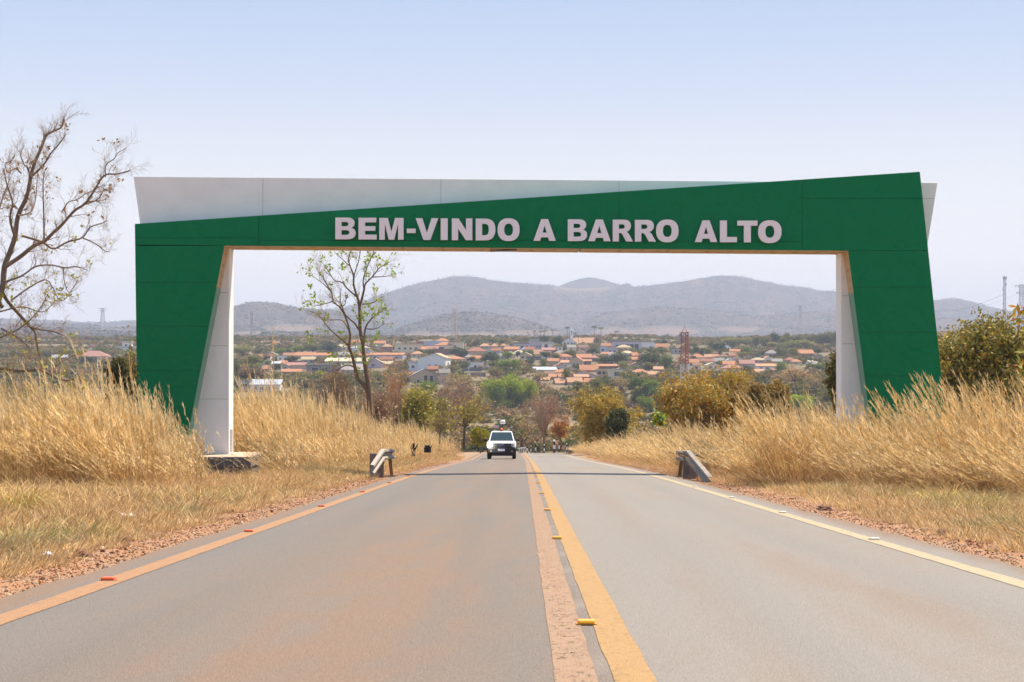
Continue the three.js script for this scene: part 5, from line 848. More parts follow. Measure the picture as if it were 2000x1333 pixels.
  [1158, 1173, 684, 679, 673.5, 'gf', 'brown', 'rose', 1, 'brown gable right of the church hall'],
  [1278, 1304, 684, 681, 672, 'gs', 'tan', 'orange', 2, 'orange roofed house left of the red lattice mast'],
  [1313, 1332, 692, 682, 680, 'flat', 'grey', 'grey', 2, 'low grey building just left of the red lattice mast'],
  [1350, 1376, 704, 699, 692, 'hip', 'white', 'orange', 1, 'orange hip roof right of the red lattice mast'],
  [1344, 1365, 715, 708.5, 702.5, 'gs', 'white', 'orange', 1, 'white house with an orange roof touching the red lattice mast'],
  [1377, 1396, 703, 698, 693, 'gs', 'tan', 'pale', 0, 'pale orange roof behind the white street lamp'],
  [1393, 1408, 702, 697, 692, 'hip', 'tan', 'orange', 0, 'orange hip roof right of the white street lamp'],
  [1395, 1415, 713, 706.5, 700.5, 'gs', 'grey', 'grey', 1, 'grey roofed house below the white street lamp'],
  [1419, 1436, 711, 705, 701, 'gf', 'white', 'metal', 0, 'white gable with a metal roof right of the grey roofed house'],
  [1413, 1436, 718, 712, 706.5, 'gs', 'tan', 'orange', 1, 'low orange roof in front of the white metal gable'],
  [1411, 1453, 727, 720, 713, 'hip', 'pink', 'rose', 1, 'wide dull pink roof above the amber tree'],
  [1445, 1474, 718, 711, 704, 'gs', 'pink', 'rose', 0, 'pink roofed house right of the white metal gable'],
  [1466, 1481, 723, 716, 713, 'flat', 'white', 'metal', 1, 'white house with a pale slab roof left of the long white wall'],
  [1478, 1520, 723, 716, 711.5, 'gs', 'white', 'pale', 3, 'long white wall with an orange roof at its right end', { turn: 0 }],
  [1475, 1492, 734, 727, 722, 'gs', 'pink', 'pale', 0, 'pale pink house among the brownish trees'],
  [1510, 1525, 730, 724, 720, 'gs', 'pink', 'rose', 0, 'pink wall right of the long white wall'],
  [1497, 1520, 698, 691, 684.5, 'hip', 'grey', 'grey', 2, 'grey roofed house among the palms below the far wood'],
  [1557, 1589, 700, 691, 684, 'gs', 'brick', 'orange', 2, 'orange roofed house with a cream end wall near the right leg', { turn: .2 }],
  [1577, 1606, 707, 696, 695, 'flat', 'grey', 'grey', 0, 'long grey yard wall near the right leg', { dep: 3, cat: 'wall', name: 'wall' }],
  [1427, 1446, 689, 687, 683, 'gs', 'tan', 'orange', 0, 'orange roof right of the white stepped belfry'],
  // beyond the left leg
  [150, 209, 707, 697, 686, 'hip', 'pink', 'rose', 2, 'wide rose roofed house far left of the gateway', { dep: 12 }],
  [238, 256, 680, 670, 667, 'flat', 'white', 'white', 1, 'white tower block against the left leg', { cat: 'building', name: 'building' }],
  [226, 268, 686, 680, 676.5, 'flat', 'white', 'white', 2, 'low white hall against the left leg', { cat: 'building', name: 'building' }],
  [100, 128, 708, 699, 694, 'gs', 'white', 'metal', 1, 'pale metal roofed house behind the bare branches on the left', {}],
  [185, 204, 742, 737, 731, 'gs', 'pink', 'rose', 0, 'low rose roof behind the tall grass on the left', {}],
];
for (const q of rows) house(...q);
{ // the small houses in between, half hidden by trees
  const r = rng(4242), taken = rows.map((q) => [q[0], q[1], q[4] - 1, q[2] - 3]), used = new Set(), Z = [[1058, 1168, 686, 746, 18], [958, 1060, 676, 700, 7], [800, 958, 672, 716, 9], [1166, 1300, 684, 728, 14], [1340, 1500, 692, 722, 12], [500, 770, 688, 722, 12], [1490, 1625, 686, 712, 5], [1095, 1165, 676, 690, 5], [640, 800, 668, 692, 5]];
  for (const [x0, x1, y0, y1, n] of Z) for (let t = 0, k = 0; t < 400 && k < n; t++) {
    const w = 14 + 16 * r() * (.6 + .4 * (y1 - 670) / 70), h = 5 + 5 * r(), L = x0 + (x1 - x0 - w) * r(), b = y0 + h + 3 + (y1 - y0 - h) * r(), R = L + w, top = b - h - 5;
    const over = taken.reduce((s, [a, c, u, v]) => Math.max(s, Math.max(0, Math.min(R, c) - Math.max(L, a)) * Math.max(0, Math.min(b - 2, v) - Math.max(top, u)) / (w * (b - 2 - top))), 0);
    if (over > .22) continue;
    let label = null;
    for (const q of [...rows].sort((p, s) => Math.hypot((p[0] + p[1] - L - R) / 2, (p[2] - b) * 2) - Math.hypot((s[0] + s[1] - L - R) / 2, (s[2] - b) * 2)).slice(0, 5)) { const dx = (L + R - q[0] - q[1]) / 2, dy = b - q[2], dir = Math.abs(dx) > Math.abs(dy) * 1.5 ? (dx > 0 ? 'right of' : 'left of') : dy > 0 ? 'just below' : 'just above', s = `small house ${dir} the ${q[9]}`; if (used.has(s) || s.split(' ').length > 16) continue; used.add(s); label = s; break; }
    if (!label) continue;
    taken.push([L, R, top, b - 3]); k++;
    const walls = ['cream', 'tan', 'white', 'pink', 'grey', 'brick', 'white'], roofs = ['orange', 'pale', 'brown', 'rose', 'grey', 'cream', 'tan', 'brick'];
    house(L, R, b, b - h, top, ['gs', 'gs', 'hip', 'gf'][Math.floor(r() * 4)], walls[Math.floor(r() * 7)], roofs[Math.floor(r() * 8)], w > 20 ? 2 : 1, label, { group: 'small tile roofed houses between the larger ones' });
  }
}
{ // the church: gabled front, slim tower with a pointed cap, long orange nave
  const f = hit(1112, 677), S = f.d / F, t = thing('church', 'white church with a slim pointed bell tower and a long orange roof', 'church', V(f.x, f.y, -f.d)), px = (x) => (x - 1112) * S, py = (y) => (677 - y) * S, wm = wallM('white'), cm = wallM('white'), rm = roofM('pale');
  const m = new MB(), x0 = px(1098), x1 = px(1126), a = px(1111), e = py(669), p = py(662); m.quad(V(x0, -2, 0), V(x1, -2, 0), V(x1, e, 0), V(x0, e, 0)); m.tri(V(x0, e, 0), V(x1, e, 0), V(a, p, 0)); m.quad(V(x1, -2, 0), V(x1, -2, -12), V(x1, e, -12), V(x1, e, 0)); m.quad(V(x0, -2, -12), V(x0, -2, 0), V(x0, e, 0), V(x0, e, -12)); m.quad(V(x1, -2, -12), V(x0, -2, -12), V(x0, e, -12), V(x1, e, -12)); m.tri(V(x1, e, -12), V(x0, e, -12), V(a, p, -12)); part('facade', m.geo(), wm, t);
  for (const s of [[x0 - .3, e - .2], [x1 + .3, e - .2]]) part('roof', quadGeo([V(a, p + .1, .4), V(a, p + .1, -12.4), V(s[0], s[1], -12.4), V(s[0], s[1], .4)], -.25), roofM('white'), t);
  for (const x of [1103, 1110, 1117]) { const w = part('window', new THREE.BoxGeometry(1.1, 2.4, .1), paneM, t); w.position.set(px(x), py(672.5), .03); }
  const d = part('door', new THREE.BoxGeometry(1.8, 3, .1), doorM, t); d.position.set(px(1110), 1.4, .04);
  const tw = 5.4 * S, tx = px(1117), tb = new MB(); tb.box(tx - tw / 2, tx + tw / 2, 0, py(645), -6 - tw / 2, -6 + tw / 2); const tower = part('tower', tb.geo(), cm, t);
  const cap = new MB(), y0 = py(645), y1 = py(638), A = V(tx - tw / 2 - .2, y0, -6 + tw / 2 + .2), B = V(tx + tw / 2 + .2, y0, -6 + tw / 2 + .2), C = V(tx + tw / 2 + .2, y0, -6 - tw / 2 - .2), D = V(tx - tw / 2 - .2, y0, -6 - tw / 2 - .2), top = V(tx - tw * .25, y1, -6); cap.tri(A, B, top); cap.tri(B, C, top); cap.tri(C, D, top); cap.tri(D, A, top); cap.quad(A, D, C, B); part('spire', cap.geo(), wm, tower);
  for (const y of [648.5, 653]) { const o = part('belfry_opening', new THREE.BoxGeometry(.55, 1.3, .1), paneM, tower); o.position.set(tx, py(y), -6 + tw / 2 + .02); }
  const n0 = px(1121), n1 = px(1163), ne = py(673), nt = py(660), nb = new MB(); nb.box(n0, n1, -2, ne, -22, -8); part('nave', nb.geo(), wallM('tan'), t);
  for (const s of [1, -1]) part('nave_roof', quadGeo([V(n0 - .4, nt, -15), V(n1 + .4, nt, -15), V(n1 + .4, ne - .3, -15 + s * 7.6), V(n0 - .4, ne - .3, -15 + s * 7.6)], -.3), rm, t);
  for (let i = 0; i < 6; i++) { const w = part('window', new THREE.BoxGeometry(1.6, 1.2, .1), paneM, t); w.position.set(lerp(n0, n1, (i + .6) / 6.2), ne * .45, -7.97); }
}
{ // white stepped belfry on the right
  const h = hit(1421, 687), S = h.d / F, t = thing('belfry', 'white stepped belfry beside the dark round tree on the right', 'belfry', V(h.x, h.y, -h.d - 3)), b = (a, c, y0, y1, z) => { const m = new MB(); m.box((a - 1421) * S, (c - 1421) * S, (687 - y0) * S, (687 - y1) * S, -z, z); return m.geo(); };
  part('tower', b(1415, 1419.5, 690, 670.5, .9), wallM('white'), t); part('wall', b(1417.5, 1424, 690, 675, 1.3), wallM('white'), t); part('wall', b(1421, 1428.5, 690, 678, 1.8), wallM('white'), t); const o = part('opening', new THREE.BoxGeometry(.7, 1.4, .1), paneM, t); o.position.set((1417 - 1421) * S, (687 - 673.5) * S, .92);
}
{ const h = hit(1584, 711), S = h.d / F, g = new THREE.SphereGeometry(1, 28, 12, 0, 6.283, 0, 1.57), q = g.attributes.position; for (let i = 0; i < q.count; i++) { const k = 1 + .25 * n3(q.getX(i) * 2, q.getY(i) * 2, q.getZ(i) * 2); q.setXYZ(i, q.getX(i) * k * 17 * S, q.getY(i) * k * 7 * S, q.getZ(i) * k * 12 * S); } g.computeVertexNormals(); const m = new THREE.Mesh(g, std(col(.72, .62, .50), .95, { map: soilMap })); m.name = 'sand_heap'; tag(m, 'pale heap of sand in front of the long grey yard wall', 'heap'); m.position.set(h.x, h.y - .3, -h.d); m.castShadow = m.receiveShadow = true; scene.add(m); }
// ---- lattice masts, pylons, lamps and poles
const steelRed = std(col(.40, .10, .05), .7), steelWhite = std(col(.60, .56, .54), .7), steelGrey = std(col(.26, .27, .30), .7), dishM = std(col(.50, .40, .37), .6);
function lattice(t, H, w0, w1, segs, r, y0, y1, mat, name) { const m = new MB(), W = (y) => lerp(w0, w1, y / H) / 2, C = [[-1, -1], [1, -1], [1, 1], [-1, 1]]; for (let i = 0; i < segs; i++) { const a = i / segs * H, b = (i + 1) / segs * H; if (b <= y0 + 1e-6 || a >= y1 - 1e-6) continue; for (let k = 0; k < 4; k++) { const [x, z] = C[k], [X, Z] = C[(k + 1) % 4], P = (q, y) => V(q[0] * W(y), y, q[1] * W(y)); m.bar(P([x, z], a), P([x, z], b), r, null); m.bar(P([x, z], a), P([X, Z], b), r * .6, null); m.bar(P([X, Z], a), P([x, z], b), r * .6, null); m.bar(P([x, z], b), P([X, Z], b), r * .6, null); } } return part(name, m.geo(), mat, t); }
function mast(name, label, cat, px, pb, pt, d, w0, w1, fn) { const p = at(px, pb, d), H = (pb - pt) / F * d, t = thing(name, label, cat, V(p.x, p.y, -d)); fn(t, H, d / F, w0 / F * d, w1 / F * d); return t; }
mast('lattice_mast', 'red and white lattice mast with a big dish behind the amber tree', 'mast', 1337.5, 800, 650, 600, 17, 13, (t, H, S, a, b) => {
  lattice(t, H, a, b, 22, .085, 0, H * .60, steelWhite, 'white_section'); lattice(t, H, a, b, 22, .10, H * .60, H, steelRed, 'red_section');
  const m = new MB(); m.box(-b * .75, b * .75, H, H + .12, -b * .75, b * .75); part('platform', m.geo(), steelRed, t); const s = new MB(); for (const [x, z] of [[-1, -1], [1, -1], [1, 1], [-1, 1]]) { s.bar(V(x * b * .4, H + .1, z * b * .4), V(0, H + 2.1, 0), .06); } s.bar(V(0, H + 2, 0), V(0, H + 3.6, 0), .05); part('spire', s.geo(), steelRed, t); const l = new MB(); for (let i = 0; i < 4; i++) { const y = H * .62 + i * H * .1; l.box(-.5, .5, y, y + .08, -.5, .5); } l.box(.1, .5, 2, H, b * .45, b * .5); part('ladder', l.geo(), steelRed, t);
  const dg = new THREE.LatheGeometry(Array.from({ length: 10 }, (_, i) => new THREE.Vector2(i / 9 * 1.75, .32 * (i / 9) ** 2)), 28).rotateZ(Math.PI / 2), di = part('dish', dg, dishM, t, 'pale pink dish antenna'); di.position.set(-1.25, H - 2.1, .9); di.rotation.y = -.62; part('dish_rim', new THREE.TorusGeometry(1.75, .05, 6, 36).rotateY(Math.PI / 2).translate(-.32, 0, 0), steelWhite, di); const ar = new MB(); ar.bar(V(-1.2, H - 2.1, .9), V(-.5, H - 2.1, .5), .08); ar.bar(V(-.95, H - 3.8, .8), V(-.95, H - .6, .8), .07); part('dish_arm', ar.geo(), steelGrey, t);
});
mast('lattice_mast', 'pale lattice mast rising from the rooftops left of the church', 'mast', 887.5, 668, 603, 1420, 10, 6, (t, H, S, a, b) => { lattice(t, H, a, b, 14, .16, 0, H * .72, std(col(.58, .46, .40), .7), 'lower_section'); lattice(t, H, a, b, 14, .18, H * .72, H, std(col(.55, .40, .34), .7), 'upper_section'); const m = new MB(); m.box(-2.6, 2.2, H - 1, H - .6, -.6, .6); m.box(-2, -1.4, H - 5.5, H - 2.5, .6, 1.2); m.bar(V(0, H, 0), V(0, H + 2.5, 0), .14); part('antenna', m.geo(), steelWhite, t); });
mast('thin_mast', 'thin grey mast in front of the left hill', 'mast', 491, 668, 608, 1750, 4, 3.4, (t, H, S, a, b) => { lattice(t, H, a, b, 16, .13, 0, H, steelGrey, 'lattice'); const m = new MB(); m.bar(V(-1.3, H - 1, 0), V(-1.3, H - 4, 0), .3); m.bar(V(1.3, H - 1, 0), V(1.3, H - 4, 0), .3); m.bar(V(0, H - 8, 1), V(0, H - 11, 1), .35); part('antenna', m.geo(), steelGrey, t); });
const arms = (t, H, L, r) => { for (const [y, l] of [[.98, 1], [.84, .8]]) { const m = new MB(); for (const s of [-1, 1]) { m.bar(V(0, H * y, 0), V(s * L * l, H * y, 0), r); m.bar(V(0, H * (y - .05), 0), V(s * L * l, H * y, 0), r); for (const k of [.45, 1]) m.bar(V(s * L * l * k, H * y, 0), V(s * L * l * k, H * (y - .045), 0), r * 1.2); } part('crossarm', m.geo(), steelGrey, t); } };
mast('power_pylon', 'faint power pylon on the far ridge left of the gateway', 'pylon', 200, 632, 602, 3200, 9, 3, (t, H, S, a, b) => { lattice(t, H, a, b, 9, .22, 0, H, steelGrey, 'lattice'); arms(t, H, 9 * S, .26); });
mast('power_pylon', 'faint power pylon before the hills left of the right leg', 'pylon', 1563, 652, 596, 2300, 6, 3, (t, H, S, a, b) => { lattice(t, H, a, b, 14, .12, 0, H, steelGrey, 'lattice'); arms(t, H, 8 * S, .14); });
mast('power_pylon', 'power pylon at the far right edge of the picture', 'pylon', 1996, 650, 556, 1700, 11, 6, (t, H, S, a, b) => { lattice(t, H, a, b, 16, .16, 0, H, steelGrey, 'lattice'); arms(t, H, 12 * S, .2); });
mast('phone_mast', 'tall slim phone mast above the olive bush on the right', 'mast', 1963, 660, 542, 1250, 5, 3.4, (t, H, S, a, b) => { lattice(t, H, a, b, 26, .10, 0, H, std(col(.36, .32, .36), .7), 'lattice'); const m = new MB(); for (const q of [-1, 0, 1]) { m.box(q * 1.1 - .2, q * 1.1 + .2, H - 1.6, H + .8, .3, .7); } m.bar(V(0, H, 0), V(0, H + 2.4, 0), .06); m.box(-1.4, -1, H * .78, H * .82, 0, .4); m.box(.9, 1.3, H * .86, H * .9, 0, .4); m.box(-1.3, -.9, H * .55, H * .58, 0, .4); part('antenna', m.geo(), std(col(.3, .28, .32), .7), t); });
{ const a = at(1963, 574, 1250), b = at(1860, 607, 1300), c = at(1996, 570, 1700), e = at(1905, 602, 1650); [[a, b, 'upper power line sagging left from the slim phone mast'], [c, e, 'lower power line sagging left behind the slim phone mast']].forEach(([p, q, l]) => { const m = new MB(), P = []; for (let i = 0; i <= 12; i++) P.push(p.clone().lerp(q, i / 12).add(V(0, -4 * Math.sin(i / 12 * Math.PI) * .4, 0))); m.tube(P, P.map(() => .10), 4, null); const w = new THREE.Mesh(m.geo(), steelGrey); w.name = numbered('power_line'); tag(w, l, 'power line'); w.castShadow = true; scene.add(w); }); }
for (const [px, pb, pt, k, label] of [[1063, 672, 659, 1, 'white two armed street lamp above the mauve building'], [1393, 712, 690, 1, 'white street lamp among the orange roofs on the right'], [1306, 689, 678, 1, 'small white street lamp left of the red lattice mast'], [1137, 678, 659, 0, 'thin dark utility pole in front of the church hall'], [1130, 676, 662, 0, 'short dark utility pole next to the church gable'], [1401, 684, 656, 0, 'dark utility pole above the dark round tree on the right'], [1498, 690, 664, 0, 'thin utility pole in front of the far wood'], [1585, 712, 690, 0, 'utility pole before the pale sand heap'], [981, 668, 654, 0, 'thin pole in the tan field left of the mauve building'], [915, 740, 718, 0, 'pale concrete pole by the low dark walls'], [953, 722, 704, 0, 'pale pole in front of the dense dark trees'], [572, 700, 684, 0, 'pale pole behind the long orange roof']]) {
  const h = hit(px, pb), H = (pb - pt) * h.d / F, t = thing(k ? 'street_lamp' : 'utility_pole', label, k ? 'street lamp' : 'utility pole', V(h.x, h.y, -h.d)), m = new MB(), mat = k || label.startsWith('pale') ? steelWhite : std(col(.10, .09, .09), .9); m.tube([V(0, -1, 0), V(0, H, 0)], [.17, .12], 6, null); part('pole', m.geo(), mat, t); const a = new MB(); if (k) { a.bar(V(0, H * .97, 0), V(2, H * 1.06, 0), .09); a.box(1.8, 2.8, H * 1.05, H * 1.08, -.2, .2); if (px === 1063) { a.bar(V(0, H * .97, 0), V(-1.6, H, 0), .09); } part('lamp_head', a.geo(), mat, t); } else { a.bar(V(-.9, H * .95, 0), V(.9, H * .95, 0), .08); part('crossarm', a.geo(), mat, t); }
}
// ---------------------------------------------------------------- trees of the town and the valley
const GR = (k) => () => k;
function crownGeo(seed, lobes, n, leafS, flat, gap) {   // a crown that fits x, z in -.5...5 and y in 0...1, made of leaf clumps on the shells of uneven lobes
  const r = rng(seed), m = new MB(true), L = [];
  for (let i = 0; i < lobes; i++) { const a = i / lobes * 6.283 + r(), R = i ? .18 + .14 * r() : .28, d = i ? (.5 - R) * (.6 + .4 * r()) : 0, y = i ? R * flat + (1 - 2 * R * flat) * (.15 + .7 * r()) : .55; L.push([Math.cos(a) * d, y, Math.sin(a) * d, R]); }
  for (let i = 0; i < n; i++) {
    const l = L[Math.floor(r() * L.length)], a = r() * 6.283, z = 2 * r() - 1, s = Math.sqrt(1 - z * z), k = l[3] * Math.pow(r(), .28), c = V(l[0] + Math.cos(a) * s * k, l[1] + z * k * flat, l[2] + Math.sin(a) * s * k);
    if (n3(c.x * 5 + seed, c.y * 5, c.z * 5) < gap) continue;
    const t = .72 + .56 * r(), w = r() < .12 ? 1.35 : 1; leaf(m, c, leafS * (.6 + .8 * r()), [t * w, t, t * .9], r, 1.3);
  }
  return m.geo();
}
const trunkGeo = (seed, sp) => { const r = rng(seed), m = new MB(); m.tube([V(0, -.15, 0), V(.01, .2, 0), V(.0, .5, .01)], [.045, .035, .02], 6, null); for (let i = 0; i < 5; i++) { const a = i / 5 * 6.28 + r(); m.tube([V(0, .18 + .1 * r(), 0), V(Math.cos(a) * sp * .5, .42, Math.sin(a) * sp * .5), V(Math.cos(a) * sp, .62 + .2 * r(), Math.sin(a) * sp)], [.022, .014, .005], 4, null); } return m.geo(); };
const shapes = { round: [0, 1, 2].map((i) => crownGeo(500 + i, 9, 1900, .058, 1, -.5)), wide: [0, 1, 2].map((i) => crownGeo(520 + i, 13, 2100, .056, .85, -.45)), loose: [0, 1].map((i) => crownGeo(540 + i, 11, 900, .050, .95, -.12)), tall: [0, 1].map((i) => crownGeo(560 + i, 9, 1600, .058, 1.15, -.3)), bushy: [0, 1].map((i) => crownGeo(580 + i, 15, 2300, .054, .9, -.5)), puff: [0, 1].map((i) => crownGeo(590 + i, 24, 3200, .046, .8, -.5)) };
const trunks = [0, 1].map((i) => trunkGeo(600 + i, .3));
const greens = { dark: [0.074, 0.105, 0.027], deep: [0.057, 0.092, 0.035], mid: [0.140, 0.194, 0.030], mango: [0.198, 0.270, 0.025], lime: [0.329, 0.423, 0.040], olive: [0.189, 0.194, 0.046], pale: [0.272, 0.279, 0.086], brown: [0.329, 0.245, 0.098], rust: [0.428, 0.279, 0.109], maroon: [0.222, 0.144, 0.069], grey: [0.182, 0.194, 0.086], yellow: [0.544, 0.439, 0.058], violet: [0.428, 0.270, 0.367], bamboo: [0.329, 0.396, 0.035], orange: [0.824, 0.439, 0.058] };
const gm = {}; const greenM = (k) => gm[k] ??= phys(col(...greens[k]), .8, { vertexColors: true, transmission: .4, thickness: 0, specularIntensity: .2 });
let tcount = 0;
function townTree(px, base, top, w, shape, c, label, o = {}) {
  const h = o.d ? { ...(() => { const p = at(px, base, o.d); return { x: p.x, y: p.y, d: o.d }; })() } : hit(px, base), S = h.d / F, H = (base - top) * S * 1.05, W = w * S * 1.12, i = tcount++, g = shapes[shape];
  const t = thing(o.name || 'tree', label, o.cat || 'tree', V(h.x, h.y, -h.d), i * 2.39, o.group), lift = o.lift ?? .18;
  const cr = part('crown', g[i % g.length], greenM(c), t); cr.scale.set(W, H * (1 - lift * .6), W); cr.position.y = H * lift * .6;
  const tk = part('trunk', trunks[i % 2], barkDark, t); tk.scale.set(W * .9, H, W * .9);
}
